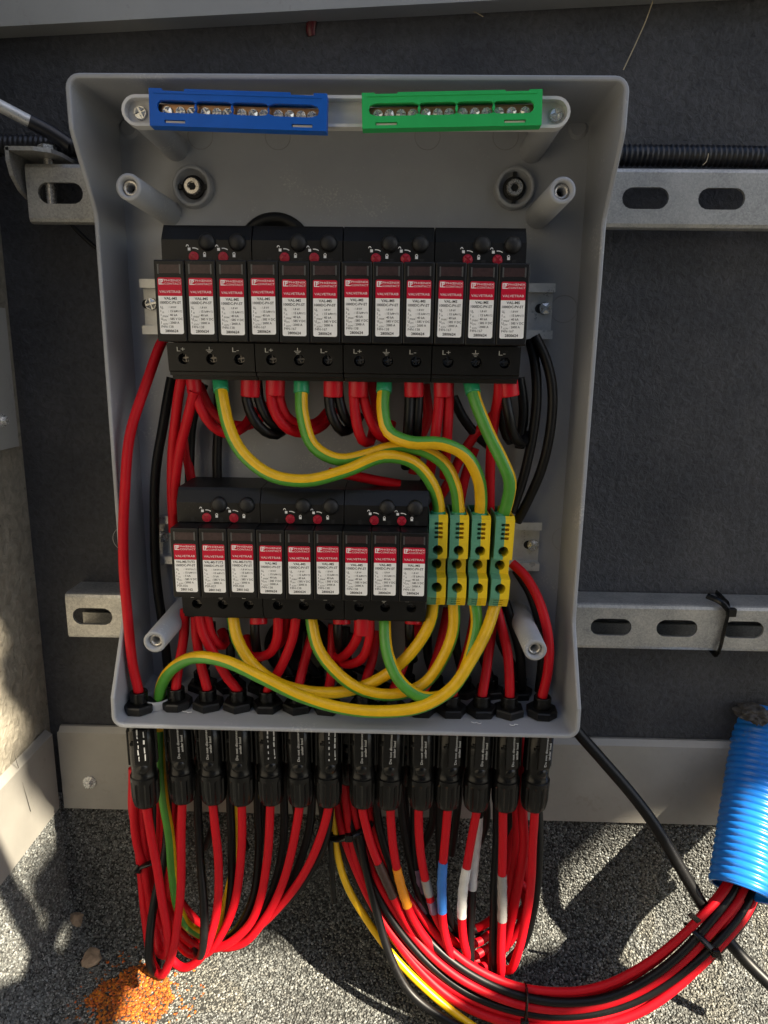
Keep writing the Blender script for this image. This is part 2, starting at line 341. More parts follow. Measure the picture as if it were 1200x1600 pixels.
# ------------------------------------------------------------------ the roof and its parapet
CORNER_X = -.285
def stadium_r(a, r):
    def f(th):
        c, s_ = abs(math.cos(th)), abs(math.sin(th))
        if s_ > 1e-6 and r/s_*c <= a: return r/s_
        return a*c + math.sqrt(max(0, r*r-(a*s_)**2))
    return f
def shape_hole(mb, o, ex, ez, en, x0, x1, z0, z1, cx, cz, rf, depth, n=32, mi=0, bottom=False, mi_in=None):
    o, ex, ez, en = map(Vector, (o, ex, ez, en)); P = lambda a, b, d=0: o+ex*a+ez*b+en*d
    per, cir = [], []
    for i in range(n):
        th = 2*math.pi*i/n; dx, dz = math.cos(th), math.sin(th)
        t = min((((x1-cx) if dx > 0 else (x0-cx))/dx) if abs(dx) > 1e-9 else 9, (((z1-cz) if dz > 0 else (z0-cz))/dz) if abs(dz) > 1e-9 else 9)
        per.append((cx+dx*t, cz+dz*t)); rr = rf(th); cir.append((cx+dx*rr, cz+dz*rr))
    for c in ((x0,z0),(x1,z0),(x1,z1),(x0,z1)):
        k = min(range(n), key=lambda i: (per[i][0]-c[0])**2+(per[i][1]-c[1])**2); per[k] = c
    mi_in = mi if mi_in is None else mi_in
    for i in range(n):
        j = (i+1) % n
        mb.add([P(*per[i]), P(*per[j]), P(*cir[j]), P(*cir[i])], [(0,1,2,3)], mi)
        mb.add([P(*cir[i]), P(*cir[j]), P(*cir[j], depth), P(*cir[i], depth)], [(0,1,2,3)], mi_in)
    if bottom: mb.add([P(*c, depth) for c in cir], [tuple(range(n))], mi_in)

g = MB(); g.add([(-60,-60,FZ),(60,-60,FZ),(60,60,FZ),(-60,60,FZ)], [(0,1,2,3)])
tag(g.build('ground', M['membrane']), kind='structure')
# membrane turned up the two parapet walls, with a rounded toe
RT = .040
def toe_profile(): 
    out = [(.16, FZ+.002)]
    for k in range(9):
        a = rad(90*k/8); out.append((RT-RT*math.sin(a), FZ+.002+RT-RT*math.cos(a)))
    return out + [(0, .095)]
up = MB(); pr = toe_profile()
up.add([(CORNER_X-.01, -.004-p, z) for p, z in pr]+[(2.4, -.004-p, z) for p, z in pr], [(i, i+1, len(pr)+i+1, len(pr)+i) for i in range(len(pr)-1)], 0, True)
up.add([(CORNER_X+.004+p, .0, z+.0005) for p, z in pr]+[(CORNER_X+.004+p, -1.6, z+.0005) for p, z in pr], [(i, i+1, len(pr)+i+1, len(pr)+i) for i in range(len(pr)-1)], 0, True)
tag(fix_normals(up.build('roof_membrane_upturn', M['membrane'])), kind='structure')

wall = MB(); wall.box((CORNER_X-.3, 0, -.2), (2.6, .22, .82))
wall = tag(wall.build('parapet_wall', M['wall'], org=(0,0,0)), 'dark grey coated parapet wall behind the open enclosure', 'wall')
sw = MB(); sw.box((CORNER_X-.25, -1.8, -.2), (CORNER_X, -.0005, .8195))
sidewall = tag(sw.build('side_parapet_wall', M['sidewall'], org=(CORNER_X,0,0)), 'rough rendered side parapet wall at the left edge', 'wall')

# mineral granules
def granules(name, pos, nrm, size, col, mat_, label=None):
    N = len(pos); base = np.array([(1,0,0),(-1,0,0),(0,1,0),(0,-1,0),(0,0,1),(0,0,-1)], float)
    fc = np.array([(0,2,4),(2,1,4),(1,3,4),(3,0,4),(2,0,5),(1,2,5),(3,1,5),(0,3,5)])
    q = rng.normal(size=(N,4)); q /= np.linalg.norm(q, axis=1)[:,None]; w_, x, y, z = q.T
    Rm = np.stack([1-2*(y*y+z*z), 2*(x*y-z*w_), 2*(x*z+y*w_), 2*(x*y+z*w_), 1-2*(x*x+z*z), 2*(y*z-x*w_), 2*(x*z-y*w_), 2*(y*z+x*w_), 1-2*(x*x+y*y)], 1).reshape(N,3,3)
    sc = size[:,None]*rng.uniform(.65, 1.25, (N,3))
    v = (base[None]*sc[:,None,:]) @ Rm.transpose(0,2,1) + pos[:,None,:]
    f = (fc[None]+6*np.arange(N)[:,None,None]).reshape(-1,3)
    me = bpy.data.meshes.new(name); me.vertices.add(N*6); me.vertices.foreach_set('co', v.ravel().astype('f4'))
    me.loops.add(f.size); me.loops.foreach_set('vertex_index', f.ravel().astype('i4')); me.polygons.add(len(f))
    me.polygons.foreach_set('loop_start', (np.arange(len(f))*3).astype('i4')); me.update(calc_edges=True)
    ca = me.color_attributes.new('Col', 'FLOAT_COLOR', 'POINT')
    ca.data.foreach_set('color', np.repeat(np.c_[col, np.ones(N)], 6, 0).ravel().astype('f4'))
    me.materials.append(mat_); o = link_mesh(name, me); tag(o, label, 'granules', kind='stuff'); return o
def gran_cols(n):
    k = rng.random(n); v = np.where(k < .45, rng.uniform(.05,.09,n), np.where(k < .86, rng.uniform(.10,.18,n), rng.uniform(.2,.3,n)))
    t = rng.uniform(0, 1, n)[:,None]
    return v[:,None]*(np.array([1,1.0,.93])[None]*t+np.array([.93,1,1.0])[None]*(1-t))
prl = np.array(toe_profile()); seg = np.r_[0, np.cumsum(np.linalg.norm(np.diff(prl, axis=0), axis=1))]
def on_profile(u_):   # u from 0 (far out on the floor) to 1 (up the wall)
    s_ = u_*seg[-1]; return np.interp(s_, seg, prl[:,0]), np.interp(s_, seg, prl[:,1])
n1 = 135000; xs = rng.uniform(CORNER_X+.004, .52, n1); p_, z_ = on_profile(rng.random(n1))
col = gran_cols(n1)
dirt = np.array([noise.noise((x*9, p*14, 3))+.5*noise.noise((x*30, p*30, 7)) for x, p in zip(xs, p_)]); col *= np.clip(1+.38*dirt, .55, 1.4)[:,None]; col *= np.where(dirt[:,None] > .1, np.array([[1.04,1,.93]]), 1.0)
# loose orange chips spilt in the corner
cen = at_z(205, 1562, FZ); d2 = ((xs-cen.x)/.031)**2 + ((-.004-p_-cen.y)/.026)**2
nz = np.array([noise.noise((x*60, p*60, 0)) for x, p in zip(xs, p_)])
org_m = ((d2 + nz*.8 < 1.0) & (rng.random(n1) < .88)) | ((d2 < 3.2) & (rng.random(n1) < .07)); oc = np.array([(.42,.105,.007)])*rng.uniform(.25,1.3,(n1,1)); oc[:,1] *= rng.uniform(.7,1.35,n1)
col[org_m] = oc[org_m]
granules('mineral_granules', np.c_[xs, -.004-p_, z_+.0002], None, rng.uniform(.0008,.00145,n1)*np.where(org_m, 1.45, 1), col, M['granule'], 'grey mineral granules with an orange spill covering the roof surface')
n2 = 40000; ys = -rng.uniform(.004, .30, n2); p_, z_ = on_profile(.42+.58*rng.random(n2))
granules('mineral_granules_on_side_upturn', np.c_[CORNER_X+.004+p_, ys, z_+.0004], None, rng.uniform(.0008,.00145,n2), gran_cols(n2), M['granule'], 'grey mineral granules on the upturn of the left side wall')

# ------------------------------------------------------------------ flashing, coping, metal flap
fz0, fz1 = CAM_Z-.3715, CAM_Z-.3015
f = MB(); fx = at(90, 1140, .510).x
f.box((fx, -.0075, fz0), (2.2, -.0060, fz1))
f.prism([(-.0060,fz1),(-.0075,fz1),(-.0035,fz1+.004),(-.001,fz1+.004)], fx+.001, 2.2)
fl = tag(f.build('wall_flashing', M['flash'], org=(fx,0,fz0)), 'long beige metal flashing strip along the back wall under the enclosure', 'flashing')
def hex_screw(parent, c, axis, r, h, m, org, name='screw', wash=1.6):
    s_ = MB(); c = Vector(c); s_.lathe([(r*wash, 0), (r*wash, h*.25)], c, axis, 20, sm=False); s_.lathe([(r, h*.25), (r, h*.9), (r*.85, h)], c, axis, 6, sm=False)
    return s_.build(name, m, parent, org)
sc_ = at(140, 1222, .508); hex_screw(fl, (sc_.x, -.0075, sc_.z), (0,-1,0), .0034, .0055, M['steel'], (fx,0,fz0))
s2 = at(990, 1232, .508)
f = MB(); X0 = CORNER_X+.0065
f.box((X0-.0015, -1.5, fz0+.002), (X0, -.010, fz1))
f.add([(X0,-.010,fz1),(X0,-1.5,fz1),(CORNER_X+.001,-1.5,fz1+.004),(CORNER_X+.001,-.010,fz1+.004)], [(0,1,2,3)])
fl2 = tag(f.build('wall_flashing', M['flash'], org=(X0,-.01,fz0)), 'short sunlit metal flashing on the side parapet at the left edge', 'flashing')
s_ = MB()
def slit(mb, p0, p1, wd):
    d = 0
    for (a, b) in ((p0, p1),):
        A = ray(*a); B = ray(*b); o = Vector((0,CAM_Y,CAM_Z)); tA = (X0+.0004-o.x)/A.x; tB = (X0+.0004-o.x)/B.x
        pa, pb = o+A*tA, o+B*tB; dirv = (pb-pa).normalized(); n_ = dirv.cross(Vector((1,0,0)))*wd
        mb.add([pa, pb-n_*.6, pb+n_*.6, pa+n_*.2], [(0,1,2,3)])
slit(s_, (21,1174), (29,1200), .0006); slit(s_, (35,1222), (48,1268), .0006)
s_.build('slit', M['dark'], fl2, (X0,-.01,fz0))
# coping: metal strip over the top of the parapet
c_ = MB(); ct0 = at(0, 42, .500); ct1 = at(790, 0, .500)
za, zb_ = ct0.z, ct0.z+(ct1.z-ct0.z)/(ct1.x-ct0.x)*(2.4-ct0.x)
za -= (ct1.z-ct0.z)/(ct1.x-ct0.x)*(.3)
xa = ct0.x-.3; H = .07
def cop_quad(y0, y1, dz0, dz1):
    vs = []
    for x, z in ((xa, za), (2.4, zb_)): vs += [(x,y0,z+dz0),(x,y1,z+dz0),(x,y1,z+dz1),(x,y0,z+dz1)]
    c_.add(vs, [(0,1,2,3),(7,6,5,4),(0,4,5,1),(1,5,6,2),(2,6,7,3),(3,7,4,0)])
cop_quad(-.0165, -.0150, .0, H); cop_quad(-.0150, -.0005, H-.0015, H); cop_quad(-.0150, -.0005, .0, .0015)
tag(c_.build('metal_trim', M['coping'], org=(xa,0,za)), 'pale grey slanted metal trim strip near the top of the wall', 'metal trim')
# grey metal flap on the side wall at the left picture edge
fp = MB(); o = Vector((0,CAM_Y,CAM_Z))
def on_side(px, py, x): r_ = ray(px, py); return o + r_*((x-o.x)/r_.x)
xx = CORNER_X+.006
pa, pb = on_side(30, 697, xx), on_side(-4, 480, xx)
fp.box((xx-.0012, -.4, pa.z), (xx, pa.y, pb.z))
fpo = tag(fp.build('metal_plate', M['coping'], org=(xx, pa.y, pa.z)), 'grey metal plate with a screw on the side wall, left edge', 'metal plate')
ps = on_side(3, 657, xx); hex_screw(fpo, ps, (1,0,0), .003, .004, M['steel'], (xx, pa.y, pa.z))

# ------------------------------------------------------------------ strut rails behind the enclosure
def strut(label, z0, z1, xl, xr, slots, D0=.486, D1=.514, open_below=False):
    y0, y1 = Yd(D0), Yd(D1); org = (xl, y1, z0)
    root = empty('strut_rail', org, label, 'rail')
    f = MB(); t = .0024; r_ = .003; zc = (z0+z1)/2
    edges = [xl]; slots = sorted(slots)
    for a, b in zip(slots[:-1], slots[1:]): edges.append((a+b)/2)
    edges.append(xr)
    for i, cx in enumerate(slots):
        shape_hole(f, (0,y0,0), (1,0,0), (0,0,1), (0,1,0), edges[i], edges[i+1], z0+r_, z1-r_, cx, zc, stadium_r(.0085, .0066), t)
    for sgn, z in ((1, z1), (-1, z0)):
        pr_ = [(y0, z-sgn*r_), (y0+r_*.3, z-sgn*r_*.3), (y0+r_, z), (y1, z), (y1, z-sgn*t), (y0+r_, z-sgn*t), (y0+t, z-sgn*r_)]
        if open_below: pr_ = [(y0, z-sgn*r_), (y0+r_*.3, z-sgn*r_*.3), (y0+r_, z), (y0+.006, z), (y0+.006, z-sgn*t), (y0+r_, z-sgn*t), (y0+t, z-sgn*r_)]
        f.prism(pr_, xl, xr)
        if not open_below: f.prism([(y1, z-sgn*t), (y1, z-sgn*.011), (y1-t, z-sgn*.011), (y1-t, z-sgn*t)], xl, xr)
    fix_normals(f.build('channel', M['strut'], root, org))
    return root
u0, u1 = CAM_Z+.0863, CAM_Z+.1234
sx1, sx2 = at(1009, 305, .486).x, at(1128, 308, .486).x; pit = sx2-sx1
ul = at(93, 285, .486).x
strut('upper galvanised slotted strut rail behind the enclosure', u0, u1, at(42,300,.486).x, 1.9, [ul+pit*0]+[sx1+pit*k for k in range(-7, 33) if sx1+pit*k > ul+.02], open_below=True)
l0, l1 = CAM_Z-.209, CAM_Z-.1733
lx = at(955, 977, .486).x; lp = at(1058, 980, .486).x-lx
ll = at(144, 956, .486).x
strut('lower galvanised slotted strut rail behind the enclosure', l0, l1, at(103,950,.486).x, 1.9, [ll]+[lx+lp*k for k in range(-7, 38) if lx+lp*k > ll+.02])

# clamp bracket and bolt at the left end of the upper strut
bo = (at(60,232,.492).x, Yd(.486), u1)
br = empty('rail_clamp', bo, 'grey metal clamp bracket bolted over the left end of the upper strut', 'bracket')
b_ = MB(); bx0, bx1 = at(15,224,.478).x, at(92,232,.482).x; zt_ = u1+.0035
top = [(bx0, Yd(.472)), (bx1-.012, Yd(.472)), (bx1-.003, Yd(.477)), (bx1, Yd(.487)), (bx1, Yd(.510)), (bx0, Yd(.510))]
n_ = len(top); b_.add([(x,y,zt_) for x,y in top]+[(x,y,zt_+.0025) for x,y in top], [tuple(range(n_))[::-1], tuple(range(n_,2*n_))]+[(i,(i+1)%n_,n_+(i+1)%n_,n_+i) for i in range(n_)])
leg = [(Yd(.472), zt_+.0020), (Yd(.472), zt_-.006), (Yd(.475), zt_-.014), (Yd(.483), zt_-.021), (Yd(.492), zt_-.0245), (Yd(.510), zt_-.0255), (Yd(.510), zt_+.0020)]
b_.prism(leg, bx0-.0004, bx0+.0021)
fix_normals(b_.build('plate', M['strut'], br, bo))
bc = Vector((at(74,230,.492).x, Yd(.492), zt_+.0025))
hex_screw(br, bc, (0,0,1), .0058, .006, M['steel'], bo, 'bolt_head', 1.25)
th = MB(); th.lathe([(.0030 + (.0005 if k % 2 else 0), -k*.0006) for k in range(72)], bc, (0,0,1), 14); th.build('threaded_rod', M['bolt'], br, bo)

# black corrugated pipe along the wall above the strut
def corrugated(pts, r, pitch, depth, n=18):
    P = spline(pts, pitch/4); f = MB()
    f.tube(P, r, n, radf=lambda k, L: r-depth*(.5+.5*math.cos(2*math.pi*L/pitch))); return f
pp = [at(-60,228,.502), at(60,228,.502), at(200,232,.503), at(600,238,.503), at(985,243,.502), at(1110,244,.502), at(1260,247,.502)]
f = corrugated(pp, .0070, .0034, .0013); tag(f.build('corrugated_pipe', M['corr'], org=pp[0]), 'thin black corrugated pipe running along the wall above the upper strut', 'pipe')
# stripped metal rod end at upper left
a_, b2, c2 = at(-20,155,.470), at(47,190,.480), at(108,226,.492)
rd = MB(); rd.tube([a_, b2], .0038, 14); rdo = tag(rd.build('metal_rod', M['rail'], org=a_), 'slanting metal rod in a black sleeve at the upper left edge', 'rod')
rs = MB(); rs.tube(spline([b2+(a_-b2)*.02, at(78,206,.486), c2], .006), .0046, 14); rs.build('sleeve', M['corr'], rdo, a_)
# thin black strap end under the clamp and strut
tk = MB(); tk.tube(spline([at(100,338,.500), at(122,362,.501), at(150,388,.503)]), .0016, 8); tag(tk.build('thin_cable', M['blackcable'], org=at(100,338,.5)), 'thin black cable end hanging below the upper strut at left', 'cable')
# cable tie round the lower strut
zt = MB(); yF = Yd(.486)-.0012
tx = at(1135, 960, .486).x
loop = [(tx+.004,Yd(.514),l1+.0012),(tx+.0015,Yd(.494),l1+.0014),(tx,yF-.0006,l1+.0005),(tx-.001,yF-.0006,l1-.018),(tx-.004,yF-.0004,l0-.001),(tx-.004,Yd(.50),l0-.0012)]
zt.tube(spline(loop, .003), .001, 8, flat=(2.4, .8))
zo = tag(zt.build('cable_tie', M['black2'], org=loop[2]), 'black cable tie wrapped round the lower strut at right', 'cable tie')
zh = MB(); zh.box((tx-.002, yF-.005, l1-.006), (tx+.0045, yF-.0008, l1+.0005), bev=.0008); zh.build('tie_head', M['black2'], zo, loop[2])
tail = MB(); tail.tube(spline([(tx-.001,yF-.003,l1-.001),(tx-.006,yF-.001,l1+.004),(tx-.013,Yd(.492),l1+.006)], .002), .001, 8, flat=(2.2,.7)); tail.build('tie_tail', M['black2'], zo, loop[2])

# dry grass strands and marks on the wall
def strand(label, pts, r=.00022, m='straw'):
    t_ = MB(); P = spline([at(*p) for p in pts], .004); t_.tube(P, r, 5); tag(t_.build('dry_grass_strand', M[m], org=P[0]), label, 'grass strand', 'dry grass strands caught on the wall')
strand('long pale dry grass strand hanging on the wall above the enclosure corner', [(1022,-4,.512),(1010,30,.513),(990,75,.5135),(974,109,.5135)], .0004)
strand('short pale dry grass strand lying on the black corrugated pipe', [(1107,240,.4925),(1104,252,.492),(1098,258,.492)], .0003)
strand('curled dry grass strand under the metal coping', [(672,8,.512),(700,14,.513),(735,16,.513),(755,26,.513)], .0003)
st = MB(); sp_ = [at(*p) for p in ((492,17,.5152),(489,30,.5148),(485,44,.515),(487,56,.5153))]
st.tube(spline(sp_, .002), .0022, 8, radf=lambda k, L: .0015+.0018*math.sin(min(1, L/.018)*3.0), flat=(1,.3)); tag(st.build('paint_run', M['redstain'], org=sp_[0]), 'dark red drip of paint near the top of the wall', 'paint run')
# stone chips on the roof in the left corner
def chip(label, px, py, z, sx, sy, sz, seed):
    bm = bmesh.new(); bmesh.ops.create_icosphere(bm, subdivisions=2, radius=1); r2 = random.Random(seed); off = Vector((r2.random()*9, r2.random()*9, 0))
    for v in bm.verts:
        n_ = noise.noise(v.co*1.3+off); v.co *= 1+.45*n_; v.co = Vector((v.co.x*sx, v.co.y*sy, max(-.5, v.co.z)*sz))
    me = bpy.data.meshes.new('stone_chip'); bm.to_mesh(me); bm.free(); me.materials.append(M['stone'])
    c = at_z(px, py, z); o_ = link_mesh('stone_chip', me, None, c); o_.rotation_euler = (0,0,r2.random()*6); tag(o_, label, 'stone', 'stone chips on the roof')
chip('pale flat stone chip lying beside the orange granules', 142, 1497, FZ+.006, .009, .008, .004, 1)
chip('rough tan stone chip standing in the sunlit left corner', 120, 1443, FZ+.012, .006, .007, .012, 4)
# ------------------------------------------------------------------ enclosure
XC, HW = -.0326, .154
ZT, ZB = CAM_Z+.1514, CAM_Z-.2404
ZK1, ZK2 = CAM_Z+.0841, CAM_Z-.171
DT, DM, DB, DBK = .4164, .4418, .4125, .480
ZA, ZBB = at(103,200,DT).z, at(171,1092,DB).z
def front_D(z):
    return float(np.interp(z, [ZB, ZBB, ZK2, ZK1, ZA, ZT], [DB, DB, DM, DM, DT, DT]))
def perim(inset, r=.008, nseg=5):
    x0, x1, z0, z1 = XC-HW+inset, XC+HW-inset, ZB+inset, ZT-inset; r = max(.001, r-inset)
    side = [ZBB, ZK2-.004, ZK2, ZK2+.004, ZK1-.004, ZK1, ZK1+.004, ZA-.004, ZA, ZA+.003]
    pts = []
    def arc(cx, cz, a0):
        for k in range(nseg+1): th = rad(a0+90*k/nseg); pts.append((cx+r*math.cos(th), cz+r*math.sin(th)))
    arc(x0+r, z0+r, 180); arc(x1-r, z0+r, 270)
    pts += [(x1, z) for z in side]
    arc(x1-r, z1-r, 0); arc(x0+r, z1-r, 90)
    pts += [(x0, z) for z in side[::-1]]
    return pts
def fD_soft(z): return (front_D(z-.004)+front_D(z)*2+front_D(z+.004))/4
bo = (XC, Yd(DBK+.0025), ZB)
enc = empty('enclosure', bo, 'open grey plastic junction enclosure with sloped side walls mounted on the wall', 'enclosure')
P0 = perim(0); fr = [fD_soft(z) for x, z in P0]; n_ = len(P0)
loops = []
for ins, mode in ((.0020, 'ob'), (0, .0010), (.0003, .0003), (.0009, 0), (.0021, 0), (.0027, .0003), (.0030, .0012), (.0046, 'ib')):
    Q = perim(ins)
    loops.append([(x, Yd(DBK+.0025 if mode == 'ob' else DBK if mode == 'ib' else fr[i]+mode), z) for i, (x, z) in enumerate(Q)])
h = MB(); h.v = [v for lp_ in loops for v in lp_]
for k in range(len(loops)-1):
    for i in range(n_):
        j = (i+1) % n_; h.f.append((k*n_+i, k*n_+j, (k+1)*n_+j, (k+1)*n_+i)); h.m.append(0); h.smooth.append(False)
h.f += [tuple(range(n_))[::-1], tuple(range((len(loops)-1)*n_, len(loops)*n_))]; h.m += [0,0]; h.smooth += [False]*2
hs = fix_normals(h.build('housing', M['box'], enc, bo))
def enc_part(name, mb, m, parent=None): return mb.build(name, m, parent or enc, bo)
def post(c, D_tip, r=.0072):
    f = MB(); L = DBK-D_tip; f.lathe([(r*1.10, -.0005), (r, L-.0006), (r-.0006, L), (r*.66, L), (r*.62, L-.005), (r*.34, L-.005), (r*.30, L-.02)], (c[0], Yd(DBK), c[1]), (0,-1,0), 28)
    p = enc_part('screw_post', f, M['box'])
    k = MB(); k.lathe([(r*.60,L-.0052),(r*.58,L-.0030),(r*.52,L-.0028),(r*.36,L-.0030),(r*.33,L-.012)], (c[0], Yd(DBK), c[1]), (0,-1,0), 20, caps=False); enc_part('threaded_insert', k, M['bolt'], p)
    k = MB(); k.lathe([(r*.30, L-.012), (r*.29, L-.0119)], (c[0], Yd(DBK), c[1]), (0,-1,0), 12); enc_part('screw_hole', k, M['dark'], p)
for sx in (-1, 1):
    post((XC+sx*.1201, CAM_Z+.0922), .4107); post((XC+sx*.1214, CAM_Z-.1781), .4107)
# mounting bosses with the bolts that hold the enclosure to the strut
for px, py in ((299,290), (805,292)):
    c = at(px, py, DBK-.006)
    f = MB(); f.lathe([(.0130,-.0005),(.0125,.0055),(.0120,.0062),(.0104,.0062),(.0100,.0056),(.0096,.0006),(.0030,.0006)], (c.x, Yd(DBK), c.z), (0,-1,0), 36, caps=False); b1 = enc_part('mounting_boss', f, M['box'])
    k = MB(); k.lathe([(.0072,.0008),(.0072,.0022),(.0066,.0026),(.0030,.0026)], (c.x, Yd(DBK), c.z), (0,-1,0), 28); enc_part('washer', k, M['dark'], b1)
    k = MB(); k.lathe([(.0052,.0026),(.0052,.0050),(.0047,.0058),(.0028,.0058),(.0026,.0044),(.0001,.0044)], (c.x, Yd(DBK), c.z), (0,-1,0), 22, sm=False); enc_part('bolt', k, M['bolt'], b1)
    k = MB(); k.lathe([(.0025,.0036),(.0025,.0046)], (c.x, Yd(DBK), c.z), (0,-1,0), 6, sm=False); enc_part('hex_socket', k, M['dark'], b1)
    k = MB()
    for s in (-1, 1): k.box((c.x-.0012+(s*.0082 if px < 500 else 0), Yd(DBK)-.0032, c.z-.0016+(0 if px < 500 else s*.0082)), (c.x+.0012+(s*.0082 if px < 500 else 0), Yd(DBK)-.0007, c.z+.0016+(0 if px < 500 else s*.0082)), bev=.0004)
    enc_part('bolt_tab', k, M['dark'], b1)
for px, py, r_ in ((202,200,.0054), (903,201,.0054)):
    c = at(px, py, DBK); f = MB(); f.lathe([(r_*1.25,-.0003),(r_*1.05,.0010),(r_*.9,.0010),(r_*.85,.0016)], (c.x, Yd(DBK), c.z), (0,-1,0), 24); enc_part('corner_pad', f, M['box'])
for px, py, r_ in ((313,212,.0078),(434,213,.0078),(668,213,.0078),(790,213,.0078),(881,483,.0085),(882,842,.0085),(195,842,.0085)):
    c = at(px, py, DBK); f = MB(); f.lathe([(r_+.0004,-.0002),(r_+.0004,.00018),(r_,.00018),(r_,-.0002)], (c.x, Yd(DBK), c.z), (0,-1,0), 36, caps=False); enc_part('knockout_mark', f, M['boxmark'])
for px, py, r_ in ((431,398,.026),(468,1010,.026)):
    c = at(px, py, DBK); f = MB(); f.lathe([(r_,-.0005),(r_,.002),(r_*.94,.0034),(r_*.75,.0034),(r_*.72,.0022),(r_*.1,.0022)], (c.x, Yd(DBK), c.z), (0,-1,0), 44); enc_part('rubber_grommet', f, M['black'])
# grey cable bushing in the floor of the enclosure, at its left
ZF = ZB+.0036
cb = at_z(246, 1088, ZF+.006)
f = MB(); f.lathe([(.0100,0),(.0100,.004),(.0096,.0060),(.0086,.0060),(.0072,.003),(.0070,.001)], (cb.x, cb.y, ZF), (0,0,1), 36, caps=False); bush = enc_part('cable_bushing', f, M['box'])
f = MB(); f.lathe([(.0072,.0012),(.0071,.0013)], (cb.x, cb.y, ZF), (0,0,1), 28); enc_part('bushing_membrane', f, M['boxmark'], bush)
# ------------------------------------------------------------------ carrier bar with the two screw terminal strips
DC = .4115
pL, pR = at(213,173,DC), at(868,176,DC)
for p in (pL, pR):
    f = MB(); f.lathe([(.0078,-.0005),(.0072,DBK-.4165)], (p.x, Yd(DBK), p.z), (0,-1,0), 28); enc_part('support_post', f, M['box'])
co = (pL.x, Yd(.4165), pL.z)
car = empty('terminal_carrier', co, 'pale grey slotted carrier bar across the top of the enclosure', 'bracket')
f = MB(); r_ = .0078; wv = .0016; ang = math.atan2(pR.z-pL.z, pR.x-pL.x); Ln = (Vector((pR.x,0,pR.z))-Vector((pL.x,0,pL.z))).length
def stad(r, n=10):
    out = []
    for k in range(n+1): th = rad(-90+180*k/n); out.append((Ln+r*math.cos(th), r*math.sin(th)))
    for k in range(n+1): th = rad(90+180*k/n); out.append((r*math.cos(th), r*math.sin(th)))
    return [(pL.x+a*math.cos(ang)-b*math.sin(ang), pL.z+a*math.sin(ang)+b*math.cos(ang)) for a, b in out]
so_, si = stad(r_), stad(r_-wv); n_ = len(so_); yf, yb, ym = Yd(.4105), Yd(.4175), Yd(.4160)
vs = [(x,yb,z) for x,z in so_]+[(x,yf,z) for x,z in so_]+[(x,yf,z) for x,z in si]+[(x,ym,z) for x,z in si]
f.add(vs, [(k*n_+i, k*n_+(i+1)%n_, (k+1)*n_+(i+1)%n_, (k+1)*n_+i) for k in range(3) for i in range(n_)]+[tuple(range(n_))[::-1], tuple(range(3*n_,4*n_))])
fix_normals(f.build('frame', M['bracket'], car, co))
def cross_screw(mb, c, axis, r, h, mi=0):
    """domed head with a real cross recess made of four raised quadrants"""
    a = Vector(axis).normalized(); t = Vector((0,0,1)) if abs(a.z) < .9 else Vector((1,0,0)); u = a.cross(t).normalized(); w_ = a.cross(u); c = Vector(c)
    mb.lathe([(r,0),(r,h*.35),(r*.9,h*.55)], c, a, 16, mi)
    rot = random.uniform(0, 1.5); u, w_ = u*math.cos(rot)+w_*math.sin(rot), w_*math.cos(rot)-u*math.sin(rot)
    g_ = r*.17
    for sx in (-1,1):
        for sy in (-1,1):
            pts = [(g_,g_),(r*.9,g_),(r*.78,r*.45),(r*.45,r*.78),(g_,r*.9)]
            top = [c+u*(p*sx)+w_*(q*sy)+a*(h*(1-.38*((p*p+q*q)/(r*r)))) for p,q in pts]; bot = [c+u*(p*sx)+w_*(q*sy)+a*h*.3 for p,q in pts]
            k = len(pts); mb.add(top+bot, [tuple(range(k))]+[(i,(i+1)%k,k+(i+1)%k,k+i) for i in range(k)], mi)
for p in (pL, pR):
    s = MB(); cross_screw(s, (p.x+.001, ym, p.z), (0,-1,0), .0036, .0028); s.build('screw', M['steel'], car, co)
